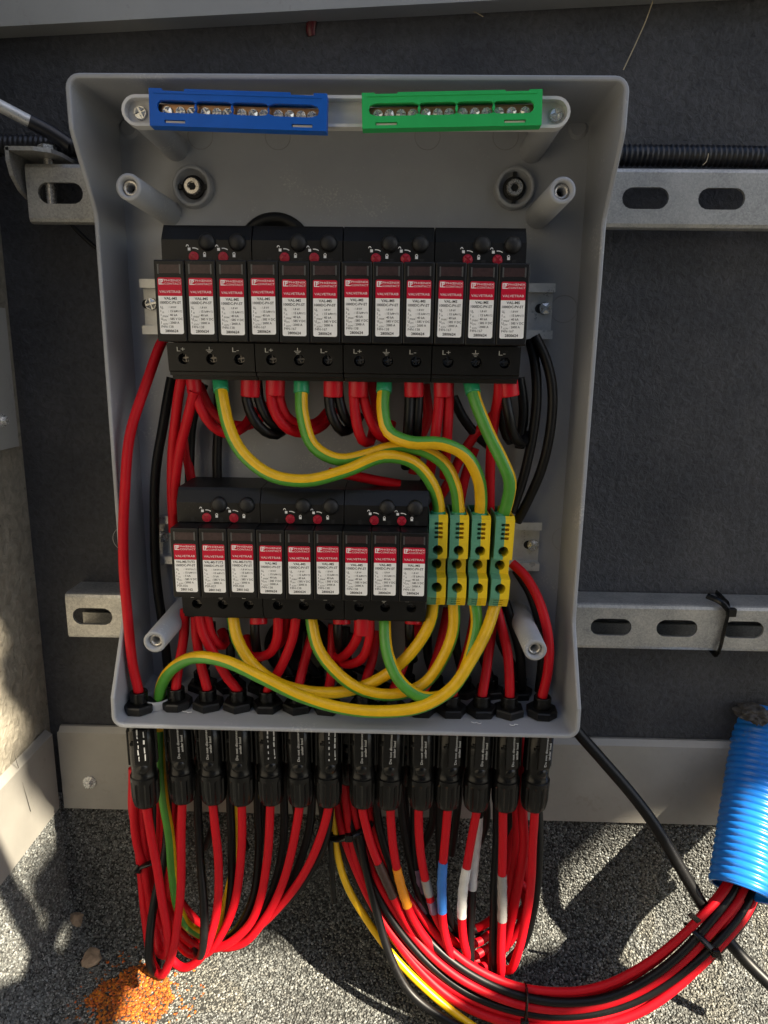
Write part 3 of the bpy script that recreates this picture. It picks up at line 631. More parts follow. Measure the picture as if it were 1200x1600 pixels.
def strip(name, label, pxs, m, windows, screws, latches, notches, zw):
    """pxs: left-top, right-top, left-bottom in the photo; fractions along the strip for the rest"""
    D = .4025; lt, rt_, lb = [at(*p, D) for p in pxs]
    L = (rt_-lt).length; H = (lt-lb).length; an = -math.atan2(rt_.z-lt.z, rt_.x-lt.x)
    root = empty(name, lb, label, 'terminal strip'); root.rotation_euler = (0, an, 0)
    z1, z2 = zw[0]*H, zw[1]*H; t = .0022; dep = .0075
    f = MB(); edges = [0]+[(a[1]+b[0])/2*L for a, b in zip(windows[:-1], windows[1:])]+[L]
    for i, (a, b) in enumerate(windows):
        hr = (z2-z1)/2*.98; shape_hole(f, (0,0,0), (1,0,0), (0,0,1), (0,1,0), edges[i], edges[i+1], z1-.0006, z2+.0006, (a+b)/2*L, (z1+z2)/2, lambda th, A=(b-a)/2*L-hr*.55, R=hr: stadium_r(A+R*.0, R)(th), t, n=40)
    def band(za, zb2, gaps):
        x = 0
        for a, b in sorted(gaps)+[(1,1)]:
            if a*L-x > 1e-5: f.box((x, 0, za), (a*L, dep, zb2))
            x = b*L
    zl = .085*H; zn = .93*H
    band(0.0, zl, []); band(zl, zl+.085*H, latches); band(zl+.085*H, z1-.0006, [])
    band(z2+.0006, zn, []); band(zn, H, notches)
    f.box((0,.0001,z1-.0006),(.0015,dep,z2+.0006)); f.box((L-.0015,.0001,z1-.0006),(L,dep,z2+.0006))
    f.prism([(-.0004,z2+.003),(-.0004,z2+.0042),(0,z2+.0042),(0,z2+.003)], .03*L, .97*L)
    f.build('cover', m, root)
    k = MB(); k.box((.003,.0045,z1-.001),(L-.003,.0075,z2-.0008)); k.build('conductor_bar', M['brass'], root)
    for a, b in latches:
        k = MB(); k.box((a*L+.0004,.0009,zl-.0002),(b*L-.0002,.004,zl+.085*H-.0003)); k.build('latch', M['clip'], root)
    for s in screws:
        k = MB(); cross_screw(k, (s*L,.0046,z1+.0016), (0,-1,0), .00275, .0030); k.build('screw', M['steel'], root)
    return root
fb = lambda v: (v-8)/(1162-8)
strip('neutral_terminal_strip', 'blue screw terminal strip on the carrier bar at upper left', ((232,137),(511,146),(234,196)), M['blue'],
      [(fb(75),fb(300)),(fb(318),fb(538)),(fb(555),fb(772)),(fb(793),fb(1095))], [fb(v) for v in (115,200,275,365,440,508,603,678,748,842,915,990,1062)],
      [(fb(105),fb(240)),(fb(935),fb(1070))], [(fb(90),fb(238)),(fb(925),fb(1075))], (.35,.70))
fg = lambda v: (v-20)/(1018-20)
strip('earth_terminal_strip', 'green screw terminal strip on the carrier bar at upper right', ((565,145),(848,139),(566,201)), M['green'],
      [(fg(72),fg(332)),(fg(345),fg(540)),(fg(553),fg(745)),(fg(758),fg(960))], [fg(v) for v in (108,172,237,303,377,443,507,583,650,715,785,855,930)],
      [(fg(95),fg(215)),(fg(810),fg(930))], [(fg(92),fg(218)),(fg(815),fg(945))], (.34,.71))

# ------------------------------------------------------------------ DIN rails
Z1, Z2 = CAM_Z+.0318, CAM_Z-.1258
DL = .471
def din(label, z, xl, xr, scr):
    org = (xl, Yd(DL+.0075), z); root = empty('mounting_rail', org, label, 'rail'); f = MB(); t = .0011; y0, y1 = Yd(DL), Yd(DL+.0075)
    for s in (-1, 1):
        f.prism([(y0, z+s*.0175), (y0, z+s*.0126), (y1, z+s*.0126), (y1, z+s*(.0126-t)), (y0+t-.0, z+s*(.0126-t)), (y0-.0, z+s*(.0126-t)) ][0:0] or
                [(y0, z+s*.0175), (y0, z+s*.0120), (y1-t, z+s*.0120), (y1-t, z+s*.0131), (y0+t, z+s*.0131), (y0+t, z+s*.0175)], xl, xr)
    f.box((xl, y1-t, z-.0120), (xr, y1, z+.0120)); fix_normals(f.build('profile', M['rail'], root, org))
    for px, py in scr:
        p = at(px, py, DL+.005); k = MB(); k.lathe([(.0030,0),(.0030,.0003)], (p.x-.0035, y1-t, p.z), (0,-1,0), 18); k.box((p.x-.0035, y1-t-.0003, p.z-.003),(p.x, y1-t-.00005, p.z+.003)); k.build('slot', M['dark'], root, org)
        k = MB(); cross_screw(k, (p.x, y1-t-.0003, p.z), (0,-1,0), .0041, .0034); k.build('screw', M['steel'], root, org)
din('galvanised mounting rail carrying the upper row of surge arresters', Z1+.0005, at(220,480,DL).x, at(866,480,DL).x, ((236,475),(852,482)))
din('galvanised mounting rail carrying the lower row and the terminal blocks', Z2-.001, at(241,840,DL).x, at(845,850,DL).x, ((254,839),(833,852)))

# ------------------------------------------------------------------ surge arresters
PW = .0178
def label_text(variant):
    wt, bt = MB(), MB(); T = lambda a, b: (a, -.0002, b)
    # emblem: square with a cut-out letter and a bar
    x0 = .0026; z0 = .0089
    put_poly(wt, [(x0,z0),(x0+.0030,z0),(x0+.0030,z0+.0004),(x0,z0+.0004)], T); put_poly(wt, [(x0,z0+.0026),(x0+.0030,z0+.0026),(x0+.0030,z0+.0030),(x0,z0+.0030)], T)
    put_poly(wt, [(x0,z0+.0004),(x0+.0006,z0+.0004),(x0+.0006,z0+.0026),(x0,z0+.0026)], T)
    put_text(wt, 'P', x0+.0011, z0+.0004, .0016, .0022, T, .03)
    put_text(wt, 'PHŒNIX', .0059, .0106, .0097, .00112, T, .0); put_text(wt, 'CONTACT', .0059, .0088, .0097, .00112, T, .0)
    put_text(wt, 'VALVETRAB', .0028, .0043, .0122, .0013, T, .0)
    t12 = variant[0] == 'T'
    put_text(bt, 'VAL-MS-T1/T2' if t12 else 'VAL-MS', .0030 if t12 else .0052, .0005, .0118 if t12 else .0076, .0015, T, .022)
    put_text(bt, '1000DC-PV-ST', .0028, -.0018, .0122, .0015, T, .018)
    rows = (('U','P',': 1,8 kV','PV/T1' if t12 else ''),('I','n',': 15 kA','PV/T2'),('I','imp' if t12 else 'max',': 5 kA' if t12 else ': 40 kA',''),('U','CPV',': 585 V DC',''),('I','SCPV',': 2000 A',''))
    for k, (a, b, c, d) in enumerate(rows):
        z = -.0043-k*.00215
        put_text(bt, a, .0029, z, None, .0013, T, .012); put_text(bt, b, .0040, z-.0006, None, .0009, T); put_text(bt, c, .0074, z, None, .0013, T, .014)
        if d: put_text(bt, d, .0124, z, .0030, .0011, T)
    put_text(bt, variant[1], .0030, -.0152, None, .0014, T); put_text(bt, '2801162' if t12 else '2800624', .0050, -.0177, .0076, .0016, T, .022)
    return wt.mesh('label_white_print', M['wink']), bt.mesh('label_black_print', M['ink'])
plug_cache = {}
def shared(key, fn):
    if key not in plug_cache: plug_cache[key] = fn()
    return plug_cache[key]
NF = -.0582
def plug_body():
    f = MB(); f.box((.00012, NF, -.0226), (PW-.00012, -.0302, .0226), bev=.0007); return f.mesh('plug', M['black'])
def label_mesh():
    f = MB(); pts = rrect(.0020, .0158, -.0186, .0127, .0010); n = len(pts)
    f.add([(a,0,b) for a,b in pts]+[(a,-.00012,b) for a,b in pts], [tuple(range(n,2*n))]+[(i,(i+1)%n,n+(i+1)%n,n+i) for i in range(n)]); return f.mesh('label', M['white'])
def band_mesh():
    f = MB(); pts = rrect(.00198, .01582, .0026, .01272, .0010, bot=False); n = len(pts)
    f.add([(a,-.0001,b) for a,b in pts]+[(a,-.00016,b) for a,b in pts], [tuple(range(n,2*n))]+[(i,(i+1)%n,n+(i+1)%n,n+i) for i in range(n)]); return f.mesh('label_band', M['labelred'])
def window_mesh():
    f = MB(); f.box((.0027,-.00014,.0152),(.0151,.001,.0199)); return f.mesh('indicator_window', M['window'])
def wframe_mesh():
    f = MB(); 
    for x in (.0022, .0148): f.box((x,-.0004,.0149),(x+.0008,.0005,.0202))
    return f.mesh('window_edge', M['winframe'])
def base_mesh():
    W = PW*3; f = MB()
    pr_ = [(-.001,-.0452),(-.0335,-.0452),(-.0350,-.0428),(-.0390,-.0425),(-.0392,-.0405),(-.0412,-.0398),(-.0432,-.0232),(-.0300,-.0230),(-.0300,.0230),(-.0432,.0232),(-.0430,.0358),(-.0385,.0430),(-.0372,.0447),(-.001,.0452)]
    f.prism(pr_, .0002, W-.0002, skip=(5,))
    o_ = Vector((0,-.0412,-.0398)); ez = Vector((0,-.0020,.0166)).normalized(); en = Vector((0, ez.z, -ez.y)); Hh = math.hypot(.0020,.0166)
    xe = [.0002, PW*1.0, PW*2.0, W-.0002]
    for i in range(3): f.hole_cell(o_, (1,0,0), ez, en, xe[i], xe[i+1], 0, Hh, .0098+i*.0171+.0, .0072, .0033, .006, 24)
    me = f.mesh('base', M['black']); return me
def lower_frame(x, d, h): # point on the lower face: h along the face, d outwards
    o_ = Vector((0,-.0412,-.0398)); ez = Vector((0,-.0020,.0166)).normalized(); en = Vector((0, ez.z, -ez.y))
    return tuple(o_+Vector((x,0,0))+ez*h-en*d)
def marking_mesh():
    f = MB(); T = lambda a, b: lower_frame(a, .00008, b)
    put_text(f, 'L+', .0062, .0117, .0048, .0026, T); put_text(f, 'L-', .0400, .0117, .0040, .0026, T)
    x = .0260
    for k, (wd, z) in enumerate(((.0042,.0125),(.0028,.0117),(.0014,.0109))): put_poly(f, [(x-wd/2,z),(x+wd/2,z),(x+wd/2,z+.0003),(x-wd/2,z+.0003)], T)
    put_poly(f, [(x-.0002,.0128),(x+.0002,.0128),(x+.0002,.0146),(x-.0002,.0146)], T)
    return f.mesh('terminal_marking', M['gink'])
def upper_pt(x, z, d=.0): return (x, -.0431-d, z)
def icon_mesh():
    f = MB(); T = lambda a, b: upper_pt(a, b, .00012)
    for cx in (.0192, .0366):
        for dx, dz, op in ((-.0026,.0045,True),(.0064,.0010,False)):
            x, z = cx+dx, .0262+dz
            put_poly(f, [(x-.0008,z-.0010),(x+.0008,z-.0010),(x+.0008,z+.0006),(x-.0008,z+.0006)], T)
            sx = -.0010 if op else 0; ang_ = range(0, 181, 30)
            for a, b in zip(list(ang_)[:-1], list(ang_)[1:]):
                pa = [(x+sx+math.cos(rad(t_))*rr*.0009, z+(.0012 if op else .0006)+math.sin(rad(t_))*rr*.0012) for t_, rr in ((a,1),(b,1),(b,.6),(a,.6))]; put_poly(f, pa, T)
        for k in range(6):
            a, b = 98-k*7, 98-(k+1)*7; R = .0052
            put_poly(f, [(cx+math.cos(rad(t_))*rr, .0262+math.sin(rad(t_))*rr) for t_, rr in ((a,R),(b,R),(b,R-.0005),(a,R-.0005))], T)
    return f.mesh('lock_symbols', M['wink'])
def arrester(loc, label, codes, t12=False):
    root = empty('surge_arrester', loc, label, 'surge arrester', 'surge arresters in the enclosure')
    link_mesh('base', shared('base', base_mesh), root)
    link_mesh('terminal_marking', shared('mark', marking_mesh), root); link_mesh('lock_symbols', shared('icon', icon_mesh), root)
    def knob():
        f = MB(); f.lathe([(.0051,-.002),(.0051,.0008),(.0049,.0016),(.0043,.0024),(.0032,.0031),(.0018,.0035),(.0004,.0036)], (0,0,0), (0,-1,0), 26); return f.mesh('cap_knob', M['knob'])
    def lock():
        f = MB(); cross_screw(f, (0,0,0), (0,-1,0), .0030, .0016); return f.mesh('lock', M['redlock'])
    def notch():
        f = MB(); f.box((-.0011,-.0001,-.0014),(.0011,.0006,.0014)); return f.mesh('notch', M['dark'])
    def tscrew():
        f = MB(); cross_screw(f, (0,0,0), (0,-1,0), .0029, .0014); return f.mesh('terminal_screw', M['darksteel'])
    for x in (.0273, .0450): link_mesh('cap_knob', shared('knob', knob), root, (x, -.0425, .0345))
    for x in (.0192, .0366): link_mesh('lock', shared('lock', lock), root, (x, -.0430, .0262))
    for x in (.0100, .0285, .0462): link_mesh('notch', shared('notch', notch), root, (x, -.0432, .0248))
    for i in range(3):
        link_mesh('terminal_screw', shared('tscrew', tscrew), root, lower_frame(.0098+i*.0171, -.0058, .0072))
        link_mesh('notch', shared('notch', notch), root, (.0098+i*.0171+.0005, -.0428, -.0247))
        p = link_mesh('plug', shared('plug', plug_body), root, (i*PW, random.uniform(-.0002,.0002), random.uniform(-.0002,.0002)))
        dz = random.uniform(-.0004,.0004); ry = random.uniform(-.010,.010)
        link_mesh('label', shared('label', label_mesh), p, (0, NF, dz)); link_mesh('label_band', shared('band', band_mesh), p, (0, NF, dz))
        v = ('T' if t12 else 'S', codes[i]); wm, bm_ = shared(v, lambda: label_text(v))
        link_mesh('label_white_print', wm, p, (0, NF, dz)); link_mesh('label_black_print', bm_, p, (0, NF, dz))
        for ch in p.children: ch.rotation_euler = (0, ry, 0)
        link_mesh('indicator_window', shared('win', window_mesh), p, (0, NF, 0)); link_mesh('window_edge', shared('winf', wframe_mesh), p, (0, NF, 0))
    return root
X1, X2 = -.1415, -.1409
ARR1 = []; row1 = ((0,'F4N-138','leftmost surge arrester in the upper row, nearest the long red cable'),(1,'F4N-167','second surge arrester from left in the upper row'),(2,'F4N-138','third surge arrester from left in the upper row'),(3,'F4N-167','rightmost surge arrester in the upper row, beside bare rail'))
for k, code, lab in row1:
    x = X1+k*.0537-.0004; ARR1.append(x); arrester((x, Yd(DL), Z1), lab, [code]*3)
ARR2 = []; row2 = ((0,('PSR-026','PSR-027','PSR-028'),'leftmost surge arrester in the lower row, marked T1/T2'),(1,['F4N-138']*3,'middle surge arrester in the lower row'),(2,['F4N-138']*3,'rightmost surge arrester in the lower row, beside yellow terminal blocks'))
for k, code, lab in row2:
    x = X2+k*.0535; ARR2.append(x); arrester((x, Yd(DL), Z2), lab, code, k == 0)

# ------------------------------------------------------------------ green and yellow earth terminal blocks
DTB = .4285
def tb_mesh():
    """local: x across, -y towards the viewer, z up; origin on the rail"""
    Wb = .0119; f = MB(); yf = -(DL-DTB)
    zs_top, zs_face, zs_h1, zs_step, zs_low, zs_ch, zs_bot = .0292, .0272, .0121, .0012, -.0118, -.0250, -.0318
    yr = yf+.0095
    def quad(pts, mi): f.add(pts, [(0,1,2,3)], mi)
    seg_ = [(yf+.0040, zs_top, yf+.0008, zs_face-.0, 'p'), (yf+.0008, zs_face, yf, zs_h1, 's1'), (yf, zs_h1, yf, zs_step, 'h'), (yf, zs_step, yr, zs_step-.0012, 'p'), (yr, zs_step-.0012, yr, zs_low+.0012, 'h'), (yr, zs_low+.0012, yf, zs_low, 'p'), (yf, zs_low, yf, zs_ch, 'h'), (yf, zs_ch, yf+.0045, zs_bot, 's2')]
    for (ya, za_, yb_, zb2, kind) in seg_:
        o_ = Vector((0, yb_, zb2)); ez = Vector((0, ya-yb_, za_-zb2)); Hh = ez.length; ez.normalize(); en = Vector((0, ez.z, -ez.y))
        if kind == 'h':
            f.hole_cell(o_, (1,0,0), ez, en, 0, Wb, 0, Hh, Wb/2, Hh/2, .0034 if Hh > .012 else .0033, .018, 24, 0, None, Wb/2)
        elif kind == 'p':
            for mi, (a, b) in enumerate(((0, Wb/2), (Wb/2, Wb))): quad([o_+Vector((a,0,0)), o_+Vector((b,0,0)), o_+Vector((b,0,0))+ez*Hh, o_+Vector((a,0,0))+ez*Hh], mi)
        else:
            nS = 4 if kind == 's1' else 3; xs_ = [0, Wb*.30 if kind == 's1' else Wb*.2, Wb*.495, Wb/2, Wb*.505, Wb*.73, Wb]; zz = [0]
            top_ = .86 if kind == 's1' else .92
            for k in range(nS): zz += [Hh*(.08+top_*.9*k/nS+.07), Hh*(.08+top_*.9*k/nS+.07+.115)]
            zz.append(Hh)
            for i in range(len(xs_)-1):
                for j in range(len(zz)-1):
                    rec = j % 2 == 1 and i in (1, 4); d_ = en*(.0035 if rec else 0); mi = 0 if i < 3 else 1
                    c4 = [(xs_[i],zz[j]),(xs_[i+1],zz[j]),(xs_[i+1],zz[j+1]),(xs_[i],zz[j+1])]
                    base = [o_+Vector((a,0,0))+ez*b for a,b in c4]; f.add([p+d_ for p in base], [(0,1,2,3)], mi)
                    if rec:
                        for k in range(4): f.add([base[k], base[(k+1)%4], base[(k+1)%4]+d_, base[k]+d_], [(0,1,2,3)], mi)
    prof = [(yf+.0040,zs_top)]+[(s_[2],s_[3]) for s_ in seg_]+[(-.004,zs_bot-.001),(.004,-.018),(.004,.018),(-.006,zs_top)]
    n = len(prof)
    # side walls are one closed outline each; the back and the underside close the body
    f.add([(0,a,b) for a,b in prof], [tuple(range(n))], 0); f.add([(Wb,a,b) for a,b in prof], [tuple(range(n))[::-1]], 1)
    for k in range(8, n-1):
        for mi, (a, b) in enumerate(((0, Wb/2), (Wb/2, Wb))): quad([(a,*prof[k]),(b,*prof[k]),(b,*prof[k+1]),(a,*prof[k+1])], mi)
    # open cable funnel on top: floor below the rim
    for mi, (a, b) in enumerate(((0, Wb/2), (Wb/2, Wb))): quad([(a,-.006,zs_top-.006),(b,-.006,zs_top-.006),(b,yf+.004,zs_top-.006),(a,yf+.004,zs_top-.006)], mi)
    for x0_, x1_, mi in ((.0,.0009,0),(Wb-.0009,Wb,1)): f.box((x0_+.00005,yf+.0042,zs_top-.006),(x1_-.00005,-.006,zs_top-.0002), mi)
    f.box((.0009,yf+.0041,zs_top-.006),(Wb-.0009,yf+.0052,zs_top-.0003),0)
    return f.mesh('housing', [M['tbgreen'], M['tbyellow']])
TBX = []; tbl = ('first green and yellow earth terminal block, beside the black arresters', 'second green and yellow earth terminal block from the black arresters', 'third green and yellow earth terminal block from the black arresters', 'rightmost green and yellow earth terminal block, set slightly apart beside bare rail')
for k, (px, rot) in enumerate(((669.5,.0),(702,.004),(735.5,.008),(771.5,.03))):
    p = at(px, 862, DTB); root = empty('earth_terminal_block', (p.x, Yd(DL), Z2+.0005), tbl[k], 'terminal block', 'earth terminal blocks'); root.rotation_euler = (0, rot, 0)
    link_mesh('housing', shared('tb', tb_mesh), root)
    for z in (.0066, -.0053, -.0184):
        def cs():
            f = MB(); cross_screw(f, (0,0,0), (0,-1,0), .0029, .0016); return f.mesh('clamp_screw', M['darksteel'])
        link_mesh('clamp_screw', shared('cs', cs), root, (.0119/2, -(DL-DTB)+(.0240 if z == -.0053 else .0165), z))
    TBX.append(p.x+.006)
# ------------------------------------------------------------------ panel connectors through the floor of the enclosure
NTH = ['leftmost','second','third','fourth','fifth','sixth','seventh','eighth','ninth','tenth','eleventh','twelfth','thirteenth','rightmost']
NUTH = .0055
def nut_mesh(kind):
    f = MB(); n = 8 if kind == 0 else 6
    f.lathe([(.0103,0),(.0108,.0006),(.0108,NUTH-.0008),(.0100,NUTH),(.0064,NUTH)], (0,0,0), (0,0,1), n, sm=False); return f.mesh('lock_nut', M['black'])
def thread_mesh():
    f = MB(); pr_ = []
    for k in range(10): pr_ += [(.0056, NUTH+k*.0008), (.0060, NUTH+k*.0008+.0004)]
    pr_ += [(.0056, NUTH+.0082), (.0040, NUTH+.0082), (.0038, NUTH+.006)]
    f.lathe(pr_, (0,0,0), (0,0,1), 20); return f.mesh('threaded_neck', M['black2'])
def conn_body():
    f = MB(); z = -.0040
    f.lathe([(.0089,-z+.0004),(.0089,.0115),(.0084,.0121),(.0084,.0136),(.0091,.0142),(.0093,.030),(.0092,.0385),(.0087,.0405),(.0085,.0465),(.0090,.0472),(.0090,.0490)], (0,0,0), (0,0,-1), 26)
    # latch arms at both sides with their windows, and a raised print panel in front
    for s in (-1, 1):
        f.box((s*.0078-.0021, -.0030, -.040), (s*.0078+.0021, .0030, -.0135), bev=.0006)
    f.box((-.0046,-.0099,-.0365),(.0046,-.0060,-.0105), bev=.0005)
    f.lathe([(.0040,0),(.0032,.0008),(.0014,.0013)], (0,-.0085,-.0408), (0,-1,0), 16)
    f.box((-.0062,-.0088,-.0200),(-.0046,-.0050,-.0192)); f.box((-.0070,-.0080,-.0225),(-.0044,-.0046,-.0210))
    return f.mesh('connector_body', M['black2'])
def conn_cap():
    f = MB(); n = 48
    f.lathe([(.0091,.0486),(.0098,.0490),(.0099,.0520),(.0098,.0535),(.0097,.0640),(.0092,.0680),(.0084,.0712),(.0070,.0728),(.0046,.0732)], (0,0,0), (0,0,-1), n, sm=False, flute=((3,4,5), 4, .075)); return f.mesh('cap_nut', M['black2'])
def conn_text(var):
    f = MB(); T = lambda a, b: (-b, -.00996, -.0355+a)
    if var == 'a': put_text(f, 'Do not disconnect', .001, -.0015, .0235, .0017, T, .01); put_text(f, 'under load', .006, -.0040, .0125, .0017, T, .01)
    else:
        r2 = random.Random(len(var)*7)
        for row in (.0012, -.0030):
            a = .002
            while a < .023:
                l_ = r2.uniform(.001,.005); hgt = r2.uniform(.0004,.0011); put_poly(f, [(a,row),(a+l_,row+r2.uniform(-.0003,.0003)),(a+l_,row+hgt),(a,row+hgt)], T); a += l_+r2.uniform(.0006,.003)
    return f.mesh('printed_warning', M['gink'])
def connector(x, y, label, group, kind=0, txt=None, rz=0.0):
    root = empty('cable_connector', (x, y, ZF), label, 'connector', group); root.rotation_euler = (random.uniform(-.016,.016), random.uniform(-.02,.02), rz)
    n = link_mesh('lock_nut', shared(('nut', kind), lambda: nut_mesh(kind)), root); n.rotation_euler = (0,0,random.uniform(0,1))
    link_mesh('threaded_neck', shared('thr', thread_mesh), root); b = link_mesh('connector_body', shared('cbody', conn_body), root); link_mesh('cap_nut', shared('ccap', conn_cap), root)
    if txt: link_mesh('printed_warning', shared(('ct', txt), lambda: conn_text(txt)), b)
    return root
CX = []
cpx = (225,282,330,376,421,467,513,566,611,656,702,748,790,840)
for i, px in enumerate(cpx):
    D = .4315 if i == 0 else .4375; p = at(px, 1200, D); CX.append((p.x, Yd(D)))
    connector(p.x, Yd(D), f'{NTH[i]} black cable connector{" from left" if 0 < i < 13 else ""} in the front row under the enclosure', 'front row of cable connectors', 0 if i in (0,1,13) else 1, 'smudge' if i == 0 else 'xx' if i in (4,6) else 'a', random.uniform(-.12,.32))
BX = []
for k in range(13):
    x = (CX[k][0]+CX[k+1][0])/2+random.uniform(-.001,.001); D = .4645
    if k == 0: continue
    BX.append((x, Yd(D)))
    connector(x, Yd(D), f'rear row black connector behind the {NTH[k]} and {NTH[k+1]} front connectors', 'rear row of cable connectors', 1)

# ------------------------------------------------------------------ cables
RC, RG = .0033, .0041
def to_pts(pts): return [p if isinstance(p, Vector) else Vector(p[1:]) if p[0] == 'w' else at(*p) for p in pts]
def floor_clamp(P, r): return [Vector((p.x, min(p.y, -.005-r), max(p.z, FZ+.0045+r))) for p in P]
def cable(label, m, pts, r=RC, group=None, phase=0.0, twist=0.0, ferr=None, tapes=(), step=.004, name=None, n=14, clamp=True):
    pts = list(pts)
    if not ferr and not isinstance(pts[0], Vector) and pts[0][0] != 'w' and 955 < pts[0][1] < 980 and pts[0][2] < .45: pts[0] = (pts[0][0], pts[0][1]-16, pts[0][2])
    P = spline(to_pts(pts), step)
    sd = random.uniform(0,50); amp = .0009
    P = [q_+Vector((noise.noise(q_*22+Vector((sd,0,0))), .5*noise.noise(q_*22+Vector((0,sd,0))), noise.noise(q_*22+Vector((0,0,sd)))))*amp*min(1, k_/6, (len(P)-1-k_)/6) for k_, q_ in enumerate(P)]
    if clamp: P = floor_clamp(P, r)
    f = MB(); f.tube(P, r, n, phase=rad(phase), twist=twist)
    nm = name or {'red': 'red_cable', 'blackcable': 'black_cable', 'gy': 'earth_cable'}[m]
    o = tag(f.build(nm, M[m], org=P[0]), label, 'cable', group); me = o.data
    if m == 'gy':
        uvl = me.uv_layers.new(name='UVMap'); uv = np.zeros((len(me.loops), 2)); q = 0
        for k in range(len(P)-1):
            for i in range(n):
                for c, (du, dv) in enumerate(((0,0),(0,1),(1,1),(1,0))): uv[q] = (k+du, (i+dv)/n); q += 1
        uvl.data.foreach_set('uv', uv.ravel())
    if ferr:
        fm, fr_, fl_, flat = ferr; f = MB(); d = (P[1]-P[0]).normalized(); sh = Vector((.0027 if flat else 0, 0, 0)); f.tube([P[0]+sh+d*h_ for h_ in (-.016, -.0158, fl_-.0010, fl_-.0004, fl_-.0001, fl_)], fr_, 24, radf=lambda k, L: fr_*(1, 1, 1, .985, .93, .86)[k], flat=flat); fo = f.build('ferrule', M[fm], o, P[0])
    for (a, b, tm) in tapes:
        # wrap along the part of the cable whose photo height lies between a and b
        def rowof(p): q_ = p-Vector((0,CAM_Y,CAM_Z)); return 800-FPX*q_.dot(UPV)/q_.dot(FWD)
        seg_ = []
        for p in P:
            if a <= rowof(p) <= b: seg_.append(p)
            elif seg_: break
        if len(seg_) > 2:
            f = MB(); f.tube(seg_, r*1.12, 14, radf=lambda k, L: r*(1.13+.05*math.sin(L*900)+.02*math.sin(L*2300))); f.build('tape', M[tm], o, P[0])
    return o
DU = .4445                          # depth at which conductors enter the arresters
ZU1, ZU2 = Z1-.0445, Z2-.0445
# earth cables of the upper row to the terminal blocks
gf = ('greenferrule', .0049, .0075, None)
def tbtop(k, dx=0): return Vector((TBX[k]+dx, Yd(.4400), Z2+.0255))
G_up = [
 ('earth cable looping from the first upper arrester down to the first terminal block', [(344,596,DU),(347,625,.438),(356,665,.433),(378,708,.428),(420,741,.425),(480,750,.424),(540,736,.426),(600,713,.430),(645,722,.434),(674,756,.437),(685,790,.4395),tbtop(0)], 85, 2),
 ('earth cable looping from the second upper arrester to the second terminal block', [(471,597,DU),(473,650,.438),(490,697,.436),(530,719,.435),(575,712,.436),(610,701,.437),(655,702,.437),(692,722,.437),(712,760,.438),tbtop(1,.0006)], 60, 2),
 ('earth cable curving from the third upper arrester to the third terminal block', [(601,597,DU),(598,640,.436),(607,674,.431),(640,690,.427),(690,692,.427),(728,710,.429),(748,745,.433),(752,785,.438),tbtop(2,.0004)], -60, 0),
 ('earth cable dropping from the fourth upper arrester to the rightmost terminal block', [(736,599,DU),(742,625,.439),(760,672,.434),(786,722,.430),(797,752,.431),(792,785,.437),tbtop(3)], 38, 0)]
for lab, pts, ph, tw in G_up: cable(lab, 'gy', pts, RG, 'earth cables', ph, tw, gf)
for k in range(4):
    f = MB(); c = tbtop(k); f.tube([c-Vector((0,0,.002)), c+Vector((0,0,.0012)), c+Vector((0,0,.0045)), c+Vector((0,0,.0049))], .0050, 20, radf=lambda k_, L: .0050 if k_ < 3 else .0045)
    f.build('ferrule', M['greenferrule'], [o for o in bpy.data.objects if o.get('label') == G_up[k][0]][0], ORG[[o for o in bpy.data.objects if o.get('label') == G_up[k][0]][0].name])
def tbbot(k): return Vector((TBX[k]-.001, Yd(.4400), Z2-.0305))
G_lo = [
 ('earth cable from the first lower arrester sweeping under to the first terminal block', [(362,968,DU),(372,1000,.437),(398,1040,.432),(440,1070,.430),(490,1082,.431),(545,1079,.433),(600,1056,.436),(645,1016,.438),(672,972,.440),tbbot(0)], 110, 2),
 ('earth cable from the middle lower arrester sweeping under to the second terminal block', [(484,972,DU),(497,1015,.434),(530,1055,.429),(570,1079,.427),(620,1085,.428),(664,1068,.431),(696,1022,.435),(709,980,.439),tbbot(1)], 90, 2),
 ('earth cable hanging in a tight U from the rightmost lower arrester to terminal block', [(601,972,DU),(606,1020,.430),(626,1065,.423),(660,1089,.420),(695,1086,.421),(722,1055,.425),(738,1010,.431),(745,970,.438),tbbot(2)], 30, 0),
 ('long earth cable from the grey floor bushing along the front to the rightmost terminal block', [('w', cb.x, cb.y+.001, ZF-.01),(251,1078,.4390),(266,1048,.4330),(300,1028,.4255),(345,1032,.4205),(410,1060,.4170),(480,1092,.4150),(545,1109,.4145),(610,1112,.4145),(662,1103,.4150),(705,1076,.4175),(738,1028,.4240),(760,985,.4320),tbbot(3)], 10, 5)]
for lab, pts, ph, tw in G_lo: cable(lab, 'gy', pts, RG, 'earth cables', ph, tw)

